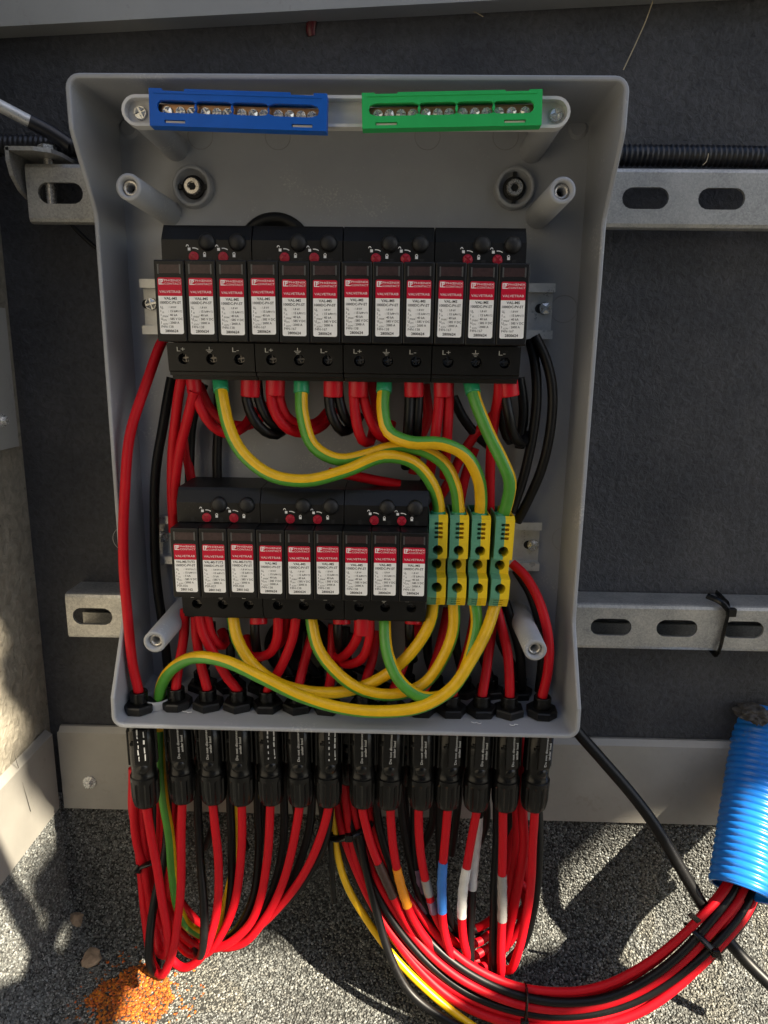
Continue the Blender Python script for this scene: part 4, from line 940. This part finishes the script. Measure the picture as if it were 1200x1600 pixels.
def nut_top(i): return Vector((CX[i][0], CX[i][1], ZF+.0125))
def nut_in(i): return Vector((CX[i][0], CX[i][1], ZF+.004))
def bnut_top(k): return Vector((BX[k][0], BX[k][1], ZF+.0125))
def bnut_in(k): return Vector((BX[k][0], BX[k][1], ZF+.004))
rf = ('redferrule', .0048, .0105, (1.28, 1.0)); rf1 = ('redferrule', .0042, .0085, None)
GI = 'red cables inside the enclosure'; GB = 'black cables inside the enclosure'
red_in = [
 ('long red cable bowing down the left side from the upper row to the leftmost connector', [(262,520,.462),(250,540,.457),(226,605,.448),(204,680,.441),(194,770,.437),(192,850,.436),(197,950,.434),(208,1040,.432),nut_top(0),nut_in(0)], None),
 ('red cable from the first lower arrester to the second front connector', [(289,968,.447),(287,990,.446),(280,1035,.443),nut_top(1),nut_in(1)], None),
 ('red cable from the first lower arrester to the third front connector', [(305,966,.442),(307,990,.441),(314,1035,.440),nut_top(2),nut_in(2)], None),
 ('red cable slanting from the first lower arrester to the fourth front connector', [(309,966,.437),(316,985,.436),(336,1025,.436),(356,1060,.437),nut_top(3),nut_in(3)], None),
 ('red cable hooking back under the first lower arrester', [(322,966,.440),(330,990,.440),(344,1008,.443),(352,1004,.452),(346,985,.460)], None),
 ('red cable from the middle lower arrester to the fifth front connector', [(463,968,.440),(458,990,.440),(440,1040,.438),nut_top(4),nut_in(4)], None),
 ('red cable from behind the middle lower arrester to the sixth front connector', [(492,975,.455),(482,1010,.450),(472,1050,.444),nut_top(5),nut_in(5)], None),
 ('red cable from behind the earth loops to the seventh front connector', [(520,975,.460),(518,1020,.455),(516,1060,.446),nut_top(6),nut_in(6)], None),
 ('red cable hooking back from the left of the middle lower arrester', [(434,966,.440),(433,995,.440),(424,1018,.441),(404,1026,.446),(390,1015,.456),(385,995,.465)], None),
 ('short red cable bending behind the middle lower arrester', [(447,966,.446),(445,985,.448),(436,1005,.455),(425,1012,.463)], None),
 ('red cable hooking back from the left of the rightmost lower arrester', [(561,968,.441),(560,990,.441),(550,1012,.443),(532,1028,.449),(520,1020,.459)], rf),
 ('red cable hooking lower under the rightmost lower arrester', [(577,970,.441),(577,1000,.440),(566,1028,.442),(546,1038,.448),(528,1032,.459)], None),
 ('red cable from behind the rightmost lower arrester to the eighth front connector', [(588,985,.462),(582,1030,.455),(572,1065,.445),nut_top(7),nut_in(7)], None),
 ('dark red cable from the right of the lower arresters to the ninth front connector', [(655,975,.462),(640,1015,.456),(622,1060,.446),nut_top(8),nut_in(8)], None),
 ('red cable passing behind the terminal blocks to the tenth front connector', [(700,950,.462),(690,1000,.457),(672,1060,.446),nut_top(9),nut_in(9)], None),
 ('red cable between terminal blocks going to the eleventh front connector', [(744,940,.460),(738,985,.455),(722,1045,.446),nut_top(10),nut_in(10)], None),
 ('red cable behind the rightmost terminal block to the twelfth front connector', [(772,940,.458),(768,985,.453),(760,1045,.444),nut_top(11),nut_in(11)], None),
 ('red cable curving beside the rightmost terminal block to the thirteenth front connector', [(772,930,.450),(780,965,.446),(793,1020,.442),nut_top(12),nut_in(12)], None),
 ('red cable bowing out under the lower rail end to the rightmost connector', [(800,880,.462),(820,900,.456),(845,945,.447),(857,1000,.441),(856,1050,.439),nut_top(13),nut_in(13)], None),
 ('red cable dropping straight from the first upper arrester past its left', [(284,588,.444),(277,630,.446),(270,690,.450),(268,760,.455),(271,830,.464)], None),
 ('red cable dropping from the first ferrule of the upper row to the lower left', [(303,612,.4405),(296,640,.442),(283,690,.446),(274,745,.451),(272,800,.460)], None),
 ('red cable curving right from the first ferrule of the upper row', [(302,590,DU),(305,612,DU),(314,640,.441),(330,664,.444),(352,677,.449),(380,668,.457),(398,640,.466)], ('redferrule', .0049, .0098, None)),
 ('dark red cable crossing low behind the first upper arrester', [(310,600,.460),(330,640,.462),(365,664,.464),(400,660,.466),(420,630,.468)], None),
 ('dark red cable slanting behind the left red pair towards the lower row', [(285,660,.466),(292,705,.467),(300,760,.468)], None),
 ('red cable curving down from the twin ferrule of the second upper arrester', [(424,592,DU),(424,625,DU),(432,652,.441),(450,672,.443),(475,677,.449),(505,664,.458),(522,640,.466)], rf),
 ('second red cable from the twin ferrule of the second upper arrester', [(437,592,.4485),(438,625,.4470),(448,650,.445),(466,662,.449),(495,660,.458),(515,640,.466)], None),
 ('red cable hooking down from the twin ferrule of the third upper arrester', [(553,594,DU),(553,625,DU),(557,662,.440),(566,688,.442),(578,690,.449),(584,670,.458)], rf),
 ('second red cable hooking down from the twin ferrule of the third upper arrester', [(566,594,.4485),(569,625,.4470),(578,655,.443),(592,680,.447),(604,684,.455),(612,660,.462)], None),
 ('red cable going straight down from the left of the fourth upper arrester', [(686,594,DU),(686,630,DU),(681,670,.4405),(676,705,.445),(672,740,.455)], rf),
 ('second red cable going straight down from the left of the fourth upper arrester', [(701,594,.4485),(701,630,.4470),(699,670,.444),(697,705,.449),(694,745,.458)], None),
 ('red cable falling from the right ferrule of the fourth upper arrester to the lower row', [(780,592,.443),(779,615,.444),(773,650,.448),(768,700,.454),(766,750,.459),(765,810,.463)], None),
 ('dark red cable slanting down left behind the earth cables at right', [(790,630,.462),(760,660,.463),(725,705,.464),(700,755,.465),(672,800,.466)], None),
 ('dark red cable hanging behind the second pair of the third upper arrester', [(664,600,.466),(668,650,.467),(655,690,.467),(645,740,.468)], None),
 ('dark red cable hanging right of the third earth ferrule', [(580,596,.462),(588,640,.463),(584,680,.464)], None),
 ('thin red cable end lying on top of the lower arresters', [(515,738,.452),(550,743,.448),(585,750,.448),(625,757,.450)], None),
 ('dark red cable behind the second earth loop at right', [(742,700,.467),(728,740,.467),(716,800,.468)], None),
]
for lab, pts, fe in red_in: cable(lab, 'red', pts, RC, GI, ferr=fe)
blk_in = [
 ('black cable curving from the twin ferrule right of the first upper arrester', [(385,594,DU),(386,625,DU),(396,652,.442),(414,673,.445),(432,679,.451),(446,668,.461)], rf),
 ('second black cable curving from the twin ferrule right of the first upper arrester', [(402,594,.4485),(405,625,.4470),(416,650,.445),(436,668,.451),(452,660,.461)], None),
 ('black cable curving from the twin ferrule right of the second upper arrester', [(514,594,DU),(515,625,DU),(522,655,.442),(536,674,.448),(550,668,.458)], rf),
 ('second black cable from the twin ferrule right of the second upper arrester', [(528,594,.4485),(530,625,.4470),(538,652,.446),(552,664,.454),(562,650,.463)], None),
 ('black cable dropping from the twin ferrule right of the third upper arrester', [(640,594,DU),(640,630,DU),(638,665,.443),(636,695,.450),(634,730,.460)], rf),
 ('second black cable dropping from the twin ferrule right of the third upper arrester', [(654,594,.4485),(654,630,.4470),(652,665,.447),(650,700,.455)], None),
 ('black cable bending from the right ferrule of the fourth upper arrester', [(787,596,DU),(790,620,DU),(796,650,.443),(803,680,.448),(815,692,.458),(826,680,.466)], ('redferrule', .0052, .0095, (1.2, 1.0))),
 ('second black cable behind the right ferrule of the fourth upper arrester', [(782,640,.455),(788,670,.457),(796,688,.462),(808,680,.468)], None),
 ('black cable running down right of the upper arresters, inner of two', [(828,530,.464),(836,570,.462),(838,620,.461),(832,680,.461),(820,740,.462),(800,800,.465)], None),
 ('black cable bowing down at the right, outermost in the enclosure', [(836,525,.460),(852,560,.458),(862,610,.457),(860,670,.457),(846,730,.459),(826,780,.463),(808,815,.467)], None),
 ('short black cable just right of the fourth upper arrester', [(812,590,.465),(818,640,.465),(812,700,.466)], None),
 ('black cable slanting behind the fourth upper earth cable', [(708,620,.463),(722,650,.463),(745,680,.464),(770,700,.466)], None),
 ('black cable running down the left side behind the red cables', [(268,590,.466),(258,650,.464),(246,720,.462),(241,790,.463),(243,880,.465),(252,960,.463),(262,1040,.462),(268,1075,.462)], None),
 ('black cable hanging vertically in the middle left gap between the rows', [(341,600,.470),(341,660,.470),(340,720,.470),(340,780,.470)], None),
 ('black cable behind the slanting red pair at left', [(318,600,.469),(300,660,.468),(296,720,.468),(297,780,.469)], None),
 ('black cable behind the second earth cable end', [(690,690,.468),(676,720,.468),(660,760,.469)], None),
 ('black cable behind the terminal blocks running to the lower right', [(790,940,.463),(800,975,.460),(812,1020,.459),(816,1075,.460)], None),
 ('black cable behind the rightmost red bow at lower right', [(806,890,.468),(830,930,.465),(845,985,.461),(846,1040,.460),(842,1080,.461)], None),
]
for lab, pts, fe in blk_in: cable(lab, 'blackcable', pts, RC, GB, ferr=fe)
tops = [(330,972),(360,985),(398,985),(440,985),(478,985),(540,980),(545,990),(640,980),(668,980),(712,960),(745,955),(780,950)]
for k, (x, y) in enumerate(tops):
    cable(f'black cable rising behind from the {NTH[k]} connector of the rear row', 'blackcable', [bnut_in(k), bnut_top(k), (x*.5+.5*(x+0), y+45, .464), (x, y, .466)], RC, GB)
# black ferrules with red collars seen under the lower row
for lab, x in (('black cable end with red collar under the middle lower arrester', 398), ('black cable end with red collar right of the middle lower arrester', 528), ('black cable end with red collar under the rightmost lower arrester', 640)):
    cable(lab, 'blackcable', [(x,962,DU),(x,985,.442),(x+2,1010,.449),(x+6,1030,.460)], RC, GB, ferr=('redferrule', .0050, .0058, (1.2, 1.0)))
# ------------------------------------------------------------------ cables below the enclosure
def cap_out(i): return Vector((CX[i][0], CX[i][1], ZF-.070))
def cap_low(i): return Vector((CX[i][0], CX[i][1], ZF-.0765))
def bcap_out(k): return Vector((BX[k][0], BX[k][1], ZF-.070))
def bcap_low(k): return Vector((BX[k][0], BX[k][1], ZF-.0765))
GO = 'red cables hanging under the enclosure'; GK = 'black cables hanging under the enclosure'
RO = .0031
lab_o = lambda i, s: f'red cable hanging from the {NTH[i]} front connector{s}'
ext = [
 (0, ', looping at far left', [(243,1340,.431),(254,1410,.429),(262,1460,.428),(259,1492,.430),(248,1488,.438),(242,1450,.450),(236,1380,.462),(226,1300,.468)], ()),
 (1, ', hanging lowest at left', [(283,1340,.434),(279,1420,.430),(270,1490,.426),(252,1524,.427),(238,1505,.434),(228,1440,.446),(219,1350,.462),(212,1290,.468)], ()),
 (2, ', swinging left at the bottom', [(341,1330,.436),(341,1400,.435),(333,1450,.433),(313,1497,.433),(285,1512,.437),(262,1490,.444),(246,1430,.455),(238,1360,.464)], ()),
 (3, '', [(376,1350,.438),(366,1410,.437),(348,1455,.437),(322,1490,.440),(292,1488,.446),(266,1450,.456),(250,1390,.466)], ()),
 (4, '', [(418,1340,.438),(408,1400,.436),(388,1446,.435),(352,1476,.437),(312,1480,.444),(276,1450,.455),(256,1400,.466)], ()),
 (5, '', [(456,1330,.438),(438,1390,.436),(410,1440,.435),(378,1474,.437),(336,1478,.445),(296,1450,.456),(268,1405,.466)], ()),
 (6, ', slanting left in a wide bow', [(502,1305,.438),(478,1360,.437),(440,1412,.437),(395,1452,.441),(350,1462,.449),(308,1440,.458),(280,1405,.467)], ()),
 (7, ', with dark brown tape', [(577,1310,.438),(600,1370,.437),(625,1425,.436),(662,1478,.436),(705,1502,.440),(750,1500,.450)], ((1341,1405,'browntape'),)),
 (8, ', wrapped in orange tape', [(614,1330,.438),(628,1390,.436),(648,1440,.434),(682,1484,.434),(725,1498,.440),(765,1480,.452)], ((1356,1422,'orangetape'),)),
 (9, ', wrapped in grey and mauve tape', [(658,1340,.438),(668,1390,.437),(684,1440,.436),(712,1472,.440),(750,1470,.450),(785,1440,.462)], ((1370,1402,'greytape'),(1402,1432,'purpletape'))),
 (10, ', wrapped in blue tape', [(693,1330,.436),(689,1390,.433),(694,1450,.431),(712,1500,.431),(740,1522,.436),(775,1510,.447)], ((1342,1433,'bluetape'),)),
 (11, ', wrapped in white tape', [(734,1330,.437),(724,1390,.434),(722,1440,.432),(728,1485,.433),(745,1510,.439),(772,1500,.450)], ((1352,1435,'whitetape'),)),
 (12, ', wrapped in grey tape', [(785,1350,.437),(784,1420,.433),(783,1480,.430),(783,1522,.430),(775,1530,.437),(768,1490,.449)], ((1366,1444,'greytape'),)),
 (13, ', curving left at the bottom', [(831,1360,.437),(824,1420,.434),(812,1480,.432),(798,1514,.434),(785,1512,.442),(778,1480,.454)], ()),
]
for i, s, pts, tp in ext:
    e = pts[-1]; sg = 10 if i > 6 else -4
    tw_ = (i-10)*9 if i > 9 else 0
    if i in (7, 8, 9): sg = 30; pts = pts+[(e[0]+34, e[1]-14-4*(i-7), .458+.003*(i-7))]; e = (e[0]+52, e[1]-40, .462)
    pts = pts+([(e[0]+sg*.6+tw_*.5, (e[1]+1385)/2, .455+.002*(i % 4)), (min(812, e[0]+sg+tw_), 1370, .466)] if e[1] > 1400 else [])+[(min(808, e[0]+sg*1.5+i*1.5), 1262, .4705), (min(808, e[0]+sg*1.6+i*1.5), 1200, .4715)]
    cable(lab_o(i, s), 'red', [cap_out(i), cap_low(i)]+pts, RO, GO, tapes=tp)
bext = [
 ('black cable hanging lowest at far left, beside the tied red strands', [(262,1250,.462),(258,1330,.452),(243,1400,.440),(234,1460,.430),(234,1505,.427),(243,1520,.432),(251,1490,.445),(250,1430,.457),(246,1340,.468),(244,1240,.471)], ()),
 ('black cable hanging vertically left of centre in the left loop', [(309,1262,.455),(313,1340,.445),(318,1420,.434),(318,1480,.430),(312,1496,.436),(302,1470,.450)], ()),
 ('black cable hanging behind the third and fourth front connectors', [(360,1262,.455),(362,1330,.447),(360,1400,.442),(348,1460,.441),(322,1490,.447)], ()),
 ('black cable hanging behind the fifth front connector', [(402,1262,.455),(404,1330,.449),(396,1400,.445),(372,1450,.445),(340,1478,.450)], ()),
 ('black cable hanging behind the sixth front connector', [(443,1262,.455),(440,1330,.450),(424,1400,.447),(392,1450,.447),(352,1470,.453)], ()),
 ('black cable hanging behind the seventh front connector', [(486,1265,.455),(478,1320,.450),(456,1380,.447),(418,1432,.447),(372,1462,.452)], ()),
 ('black cable slanting low in the widest left bow', [(515,1268,.452),(505,1320,.447),(474,1378,.444),(428,1424,.444),(376,1448,.450)], ()),
 ('black cable hanging behind the brown taped red cable', [(588,1270,.455),(606,1340,.450),(640,1420,.444),(690,1470,.444),(740,1478,.452)], ()),
 ('black cable hanging behind the orange taped red cable', [(628,1270,.455),(640,1340,.450),(660,1410,.445),(704,1450,.447),(752,1452,.457)], ()),
 ('black cable with mauve tape behind the grey and mauve taped cable', [(648,1275,.456),(648,1340,.451),(656,1400,.446),(672,1440,.444),(706,1466,.448),(748,1462,.458)], ((1350,1425,'purpletape'),)),
 ('black cable hanging behind the blue taped red cable', [(686,1275,.456),(688,1340,.452),(694,1400,.447),(710,1450,.447),(740,1478,.452)], ()),
 ('black cable with white tape behind the white taped red cable', [(748,1275,.455),(743,1330,.450),(738,1390,.443),(735,1460,.437),(738,1520,.433),(752,1535,.437),(770,1515,.447)], ((1275,1390,'whitetape'),)),
 ('black cable hanging behind the grey taped red cable', [(776,1275,.455),(774,1340,.451),(771,1420,.441),(770,1490,.434),(772,1528,.435),(780,1510,.446)], ()),
 ('black cable hanging at far right beside the curving red cable', [(842,1285,.452),(842,1350,.449),(834,1420,.446),(820,1470,.446),(796,1500,.452)], ()),
]
for lab, pts, tp in bext:
    if 1240 < pts[0][1] < 1290: pts = [(pts[0][0]-2, 1170, .462)]+pts
    cable(lab, 'blackcable', pts, RO, GK, tapes=tp)
for k in range(len(BX)):
    p = bcap_low(k); cable(f'black cable stub under the {NTH[k]} connector of the rear row' if k not in (0, len(BX)-1) else ('black cable stub under the rear connector nearest the left' if k == 0 else 'black cable stub under the rear connector nearest the right'), 'blackcable', [bcap_out(k), p, p+Vector((random.uniform(-.004,.004), .004, -.03)), p+Vector((random.uniform(-.008,.008), .010, -.065))], RO, GK)
# tied red strands at the far left, coming down behind the leftmost connector
for k, (lab, pts) in enumerate([
 ('outermost of the tied red strands behind the leftmost connector', [(211,1200,.455),(209,1270,.452),(214,1320,.450),(225,1356,.449),(232,1400,.449),(240,1450,.450),(262,1480,.452)]),
 ('middle of the tied red strands behind the leftmost connector', [(220,1200,.458),(219,1270,.456),(223,1320,.454),(229,1356,.452),(237,1400,.452),(250,1450,.452),(275,1470,.455)]),
 ('inner of the tied red strands behind the leftmost connector', [(229,1200,.461),(229,1270,.459),(231,1320,.457),(234,1356,.455),(243,1400,.455),(260,1440,.455),(290,1460,.458)])]):
    cable(lab, 'red', pts, .0030, GO)
def tie(label, pts, tail_pts, r=.0011):
    f = MB(); P = spline(to_pts(pts), .002); f.tube(P, r, 8, flat=(.7, 2.1)); o = tag(f.build('cable_tie', M['black2'], org=P[0]), label, 'cable tie')
    c = P[len(P)//2]; h_ = MB(); h_.box(tuple(c-Vector((.0026,.0026,.0026))), tuple(c+Vector((.0026,.0012,.0026))), bev=.0006); h_.build('tie_head', M['black2'], o, P[0])
    if tail_pts: t_ = MB(); t_.tube(spline(to_pts(tail_pts), .003), r, 8, flat=(1.8, .6)); t_.build('tie_tail', M['black2'], o, P[0])
tie('black cable tie round the red strands at far left', [(240,1347,.446),(226,1352,.444),(216,1357,.447),(214,1362,.456)], [(218,1354,.444),(212,1362,.442)], .0016)
# earth cables among the hanging loops
cable('pale green earth cable hanging between the first two connectors', 'gy', [(250,1140,.450),(252,1200,.450),(256,1250,.449),(266,1310,.447),(271,1370,.445),(277,1415,.443),(292,1445,.443),(315,1460,.447),(335,1468,.452)], .0036, 'earth cables', 20, 1)
cable('earth cable hanging behind the fourth red cable', 'gy', [(368,1240,.460),(369,1300,.458),(364,1360,.455),(353,1410,.452),(344,1445,.452),(338,1470,.455)], .0036, 'earth cables', 90, 14)
# the main bundle running from behind the connectors to the blue conduit
base = floor_clamp(spline([at(*q) for q in [(536,1150,.470),(540,1230,.466),(562,1320,.458),(604,1405,.447),(662,1482,.436),(737,1540,.426),(820,1570,.420),(910,1574,.418),(1000,1546,.421),(1075,1492,.429),(1128,1436,.439),(1160,1390,.452),(1178,1330,.474)]], .008), .011)
def bundle(a_, b_, seed):
    out = []; N = len(base); rr = random.Random(seed); ph1, ph2 = rr.uniform(0,6), rr.uniform(0,6)
    for k in range(0, N):
        t = (base[min(k+1,N-1)]-base[max(k-1,0)]).normalized(); v = t.cross(Vector((0,1,0))); v = (v-t*v.dot(t)).normalized(); u = v.cross(t)    # v lies in the wall plane across the bundle, u points to the viewer
        wob = .0010; out.append(base[k]+v*(a_+wob*math.sin(k*.23+ph1))-u*(b_+wob*math.sin(k*.19+ph2)))
    return out[::3]+[out[-1]]
dd = .0067
bl = [('blackcable','black cable along the upper edge of the main bundle',-2.1,0),('red','upper red cable of the main bundle, nearest the hanging loops',-1.25,.55),('blackcable','black cable along the front middle of the main bundle',-.35,.75),
      ('red','red cable along the front of the main bundle',.55,.65),('blackcable','lower black cable of the main bundle in front',1.4,.45),('red','red cable along the lower edge of the main bundle',2.2,0),
      ('red','second red cable from the top of the main bundle',-1.5,-.4),('gy','earth cable running in the main bundle to the blue conduit',-.5,-.25),('blackcable','black cable in the middle of the main bundle',.5,-.3),('red','red cable underneath the main bundle',1.45,-.5)]
for q, (m_, lab, a_, b_) in enumerate(bl): cable(lab, m_, bundle(a_*dd, b_*dd, q), (.0029, .0030, .0028)[q % 3] if m_ != 'gy' else .0036, 'main cable bundle', 120, 5)
cable('loose black cable sagging under the main bundle at the bottom', 'blackcable', [(560,1300,.452),(590,1430,.438),(612,1500,.428),(640,1550,.420),(690,1590,.412),(760,1625,.405)], RO, 'main cable bundle')
cable('lower earth cable falling beside the bundle at left', 'gy', [(520,1240,.462),(524,1310,.458),(540,1380,.452),(575,1440,.444),(612,1490,.434),(660,1540,.424),(720,1590,.416),(780,1630,.410)], .0028, 'main cable bundle', 120, 3)
cable('red cable along the left edge of the bundle start', 'red', [(536,1200,.462),(545,1290,.456),(566,1370,.449),(600,1440,.440),(650,1510,.430),(720,1570,.420),(800,1600,.414),(900,1606,.411),(980,1590,.412),(1060,1540,.418),(1120,1475,.429),(1158,1405,.446)], RO, 'main cable bundle')
def ring_tie(label, c0, c1, tail_pts, rad_=.017):
    a, b = at(*c0), at(*c1); ax = (b-a).normalized(); u = ax.cross(Vector((0,1,0))).normalized(); v = ax.cross(u); f = MB()
    P = [a+u*rad_*math.cos(t_)+v*rad_*.72*math.sin(t_) for t_ in [2*math.pi*k/28 for k in range(29)]]
    P = [Vector((p.x,p.y,max(p.z,FZ+.003))) for p in P]
    f.tube(P, .0012, 8, flat=(.7, 2.2), caps=False); o = tag(f.build('cable_tie', M['black2'], org=P[0]), label, 'cable tie')
    q = min(P, key=lambda p: p.y); h_ = MB(); h_.box(tuple(q-Vector((.0028,.0028,.0028))), tuple(q+Vector((.0028,.001,.0028))), bev=.0006); h_.build('tie_head', M['black2'], o, P[0])
    if tail_pts: t_ = MB(); t_.tube(spline(to_pts(tail_pts), .003), .0011, 8, flat=(1.9, .6)); t_.build('tie_tail', M['black2'], o, P[0])
ring_tie('black cable tie round the bundle start with its tail hanging down', (548,1295,.457), (556,1318,.455), [(516,1300,.455),(518,1350,.452),(522,1412,.449)], .016)
ring_tie('black cable tie round the bundle at bottom centre', (815,1574,.418), (840,1578,.418), None, .016)
ring_tie('black cable tie round the bundle just below the blue conduit', (1100,1470,.434), (1110,1458,.436), [(1092,1440,.424),(1078,1428,.420)], .017)
# extra red pair near the right, caught by the sun
cable('bright red cable dropping between the two rightmost connectors', 'red', [(814,1140,.456),(815,1200,.452),(816,1270,.447),(818,1320,.445),(812,1370,.446),(800,1430,.449),(790,1480,.453)], .0036, GO)
cable('red cable behind the grey taped cable at right', 'red', [(806,1250,.460),(806,1330,.456),(796,1390,.452),(775,1430,.452),(740,1452,.456),(700,1455,.462)], RO, GO)
# thick black cable crossing to the lower right
cable('thick black cable slanting from the enclosure corner to the lower right edge', 'blackcable', [(890,1128,.486),(925,1170,.480),(985,1238,.470),(1030,1300,.461),(1075,1375,.450),(1115,1440,.440),(1165,1500,.428),(1230,1565,.412)], .0044, clamp=True)
# blue corrugated conduit coming out of the wall
a_, m1, b2 = at(1196,1112,.522), at(1184,1200,.498), at(1158,1392,.440)
P = spline([a_, m1, b2], .0006); cr = .0225; pitch = .0053
f = MB(); f.tube(P, cr, 40, radf=lambda k, L: cr-.0016*(1-abs(math.sin(math.pi*L/pitch))**.6), caps=False)
cond = tag(f.build('blue_conduit', M['bluepipe'], org=a_), 'blue corrugated conduit coming out of the wall at right', 'conduit')
f = MB(); f.tube(P, cr-.0026, 32, radf=lambda k, L: cr-.0028-.0012*(1-abs(math.sin(math.pi*L/pitch))), caps=False); f.build('inner_wall', M['bluepipe'], cond, a_)
d = (P[-1]-P[-3]).normalized(); f = MB(); f.lathe([(cr-.0026,-.0004),(cr-.0026,.0006),(cr-.0006,.0006),(cr-.0006,-.0004)], P[-1], d, 40, caps=False); f.build('cut_rim', M['bluepipe'], cond, a_)
# sealing foam round the hole
bm = bmesh.new(); bmesh.ops.create_icosphere(bm, subdivisions=4, radius=1)
c0 = at(1180, 1118, .505)
for v in bm.verts:
    nn = noise.noise(v.co*3.1)*.35+noise.noise(v.co*7)*.18; v.co *= 1+nn; v.co = Vector((v.co.x*.014, v.co.y*.014, v.co.z*.006))
me = bpy.data.meshes.new('sealing_foam'); bm.to_mesh(me); bm.free(); me.materials.append(M['foam'])
tag(link_mesh('sealing_foam', me, None, (c0.x+.001, -.008, c0.z+.001)), 'crumbly grey sealing foam above the blue conduit', 'foam')
for q, (lab, px, py) in enumerate((('white plastic shaving on the enclosure floor near the second nut', 298, 1114), ('white plastic shaving on the enclosure floor left of the twelfth nut', 738, 1130), ('white plastic shaving on the enclosure floor beside the thirteenth nut', 808, 1134))):
    c = at_z(px, py, ZF+.0006); rr = random.Random(q); f = MB()
    f.tube(spline([c+Vector((.0011*k*(1 if q % 2 else -1)+rr.uniform(-.0008,.0008), rr.uniform(-.0012,.0012), rr.uniform(0,.0008))) for k in range(6)], .0006), .00022, 5); tag(f.build('plastic_shaving', M['wink'], org=c), lab, 'plastic shaving', 'shavings on the enclosure floor')
# ------------------------------------------------------------------ unseen panels and frame, added to shade the enclosure and shape the sun patches
PZ = 1.9; PX, PY = (PZ-1)*.6/.66, -(PZ-1)*.45/.66
def shading(label, x0, x1, y0, y1, z=PZ):
    x0, x1, y0, y1 = x0+PX, x1+PX, y0+PY, y1+PY
    root = empty('shade_panel', (x0, y0, z), label, 'solar panel', 'solar panels added out of view')
    W_, D_ = x1-x0, y1-y0
    def slab(name, m, a, b): f = MB(); f.box(a, b); return f.build(name, m, root)
    slab('shade_sheet', M['shadeback'], (.012,.012,.010), (W_-.012, D_-.012, .014))
    nx, ny = max(1, round(W_/.16)), max(1, round(D_/.16))
    cells = MB()
    g_ = slab('glass', M['shadeglass'], (.012,.012,.030), (W_-.012, D_-.012, .034))
    for a, b in (((0,0,0),(W_,.012,.036)), ((0,D_-.012,0),(W_,D_,.036)), ((0,.0121,0),(.012,D_-.0121,.036)), ((W_-.012,.0121,0),(W_,D_-.0121,.036))): slab('frame_bar', M['alu'], a, b)
    return root
shading('leftmost solar panel of the unseen row added for shade', -.35, .425, -.560, -.12)
shading('second solar panel from left of the unseen row added for shade', .427, .500, -.600, -.12)
shading('middle solar panel of the unseen row added for shade', .502, .600, -.648, -.12)
shading('fourth solar panel from left of the unseen row added for shade', .602, 1.028, -.728, -.12)
shading('rightmost solar panel of the unseen row added for shade', 1.030, 2.4, -.635, -.12)
fr_ = empty('shade_frame', (1.0, -1.0, FZ), 'unseen frame, added to cast shadows, carrying the solar panels above the roof', 'frame')
fo_ = (1.0, -1.0, FZ)
def bar(name, p0, p1, r_):
    f = MB(); f.tube([Vector(p0), Vector(p1)], r_, 12); f.build(name, M['alu'], fr_, fo_)
for y in (-.22, -.50): bar('shade_rail', (-.35+PX,y+PY,PZ-.021), (2.4+PX,y+PY,PZ-.021), .02)
for x in (1.3, 2.3):
    for y in (-.22, -.50): bar('post', (x+PX,y+PY,FZ), (x+PX,y+PY,PZ-.04), .022)  # rails and posts belong to the added shade frame
def sunward(p, z=.965): return p-SUN_TRAVEL*((p.z-z)/SUN_TRAVEL.z)
def stretch(a_, b_, e0, e1): return a_+(a_-b_)*e0, b_+(b_-a_)*e1
bar('shadow_bar', *stretch(sunward(at(1110,1462,.434)), sunward(at(800,1574,.420)), .15, .5), .019)  # added bar, placed so its shadow falls on the bundle and roof
SX = CORNER_X+.012; ZL = .72
y0_ = sunward(on_side(2,1345,SX), ZL); y1_ = sunward(on_side(72,1490,SX), ZL); y2_ = sunward(on_side(112,1385,SX), ZL); y3_ = sunward(on_side(40,1600,SX), ZL)
bar('shadow_bar', *stretch(y0_, y1_, .2, 0), .010); bar('shadow_bar', *stretch(y2_, y1_, .25, .05), .009); bar('shadow_bar', y1_, y3_, .016)  # added bars that throw a forked shadow on the side upturn
gp = [sunward(at_z(x, y, FZ+.004), ZL) for x, y in ((112,1425),(236,1440),(216,1500),(200,1560),(172,1650),(-60,1650),(-60,1570),(30,1535),(75,1520),(100,1470))]
f = MB(); n_ = len(gp); f.add(gp+[q+Vector((0,0,.004)) for q in gp], [tuple(range(n_))[::-1], tuple(range(n_,2*n_))]+[(i,(i+1)%n_,n_+(i+1)%n_,n_+i) for i in range(n_)])
fix_normals(f.build('shadow_plate', M['alu'], fr_, fo_))  # added plate, outlined to shade the left roof corner
hc = sum(gp, Vector())/len(gp)+Vector((0,0,.004)); bar('shade_hanger', hc, hc-SUN_TRAVEL*((PZ-hc.z)/-SUN_TRAVEL.z), .005)
hb = sunward(at(955,1518,.427)); bar('shade_hanger', hb, hb-SUN_TRAVEL*((PZ-hb.z)/-SUN_TRAVEL.z), .006); bar('shade_hanger', y1_, y1_-SUN_TRAVEL*((PZ-y1_.z)/-SUN_TRAVEL.z), .005)  # added hangers, laid along the sun direction to shade little
# unseen wall added behind the viewer to cut sky light from the front
f = MB(); f.box((-3.2, -2.5, -.2), (1.9, -2.2, 2.2)); tw = tag(f.build('skyblock_wall', M['skyblock'], org=(0,-2.2,0)), 'unseen wall added behind the viewer to block front sky light', 'wall')
f = MB(); f.box((-3.25, -2.55, 2.2), (1.95, -2.15, 2.26)); f.build('skyblock_cap', M['coping'], tw, (0,-2.2,0))
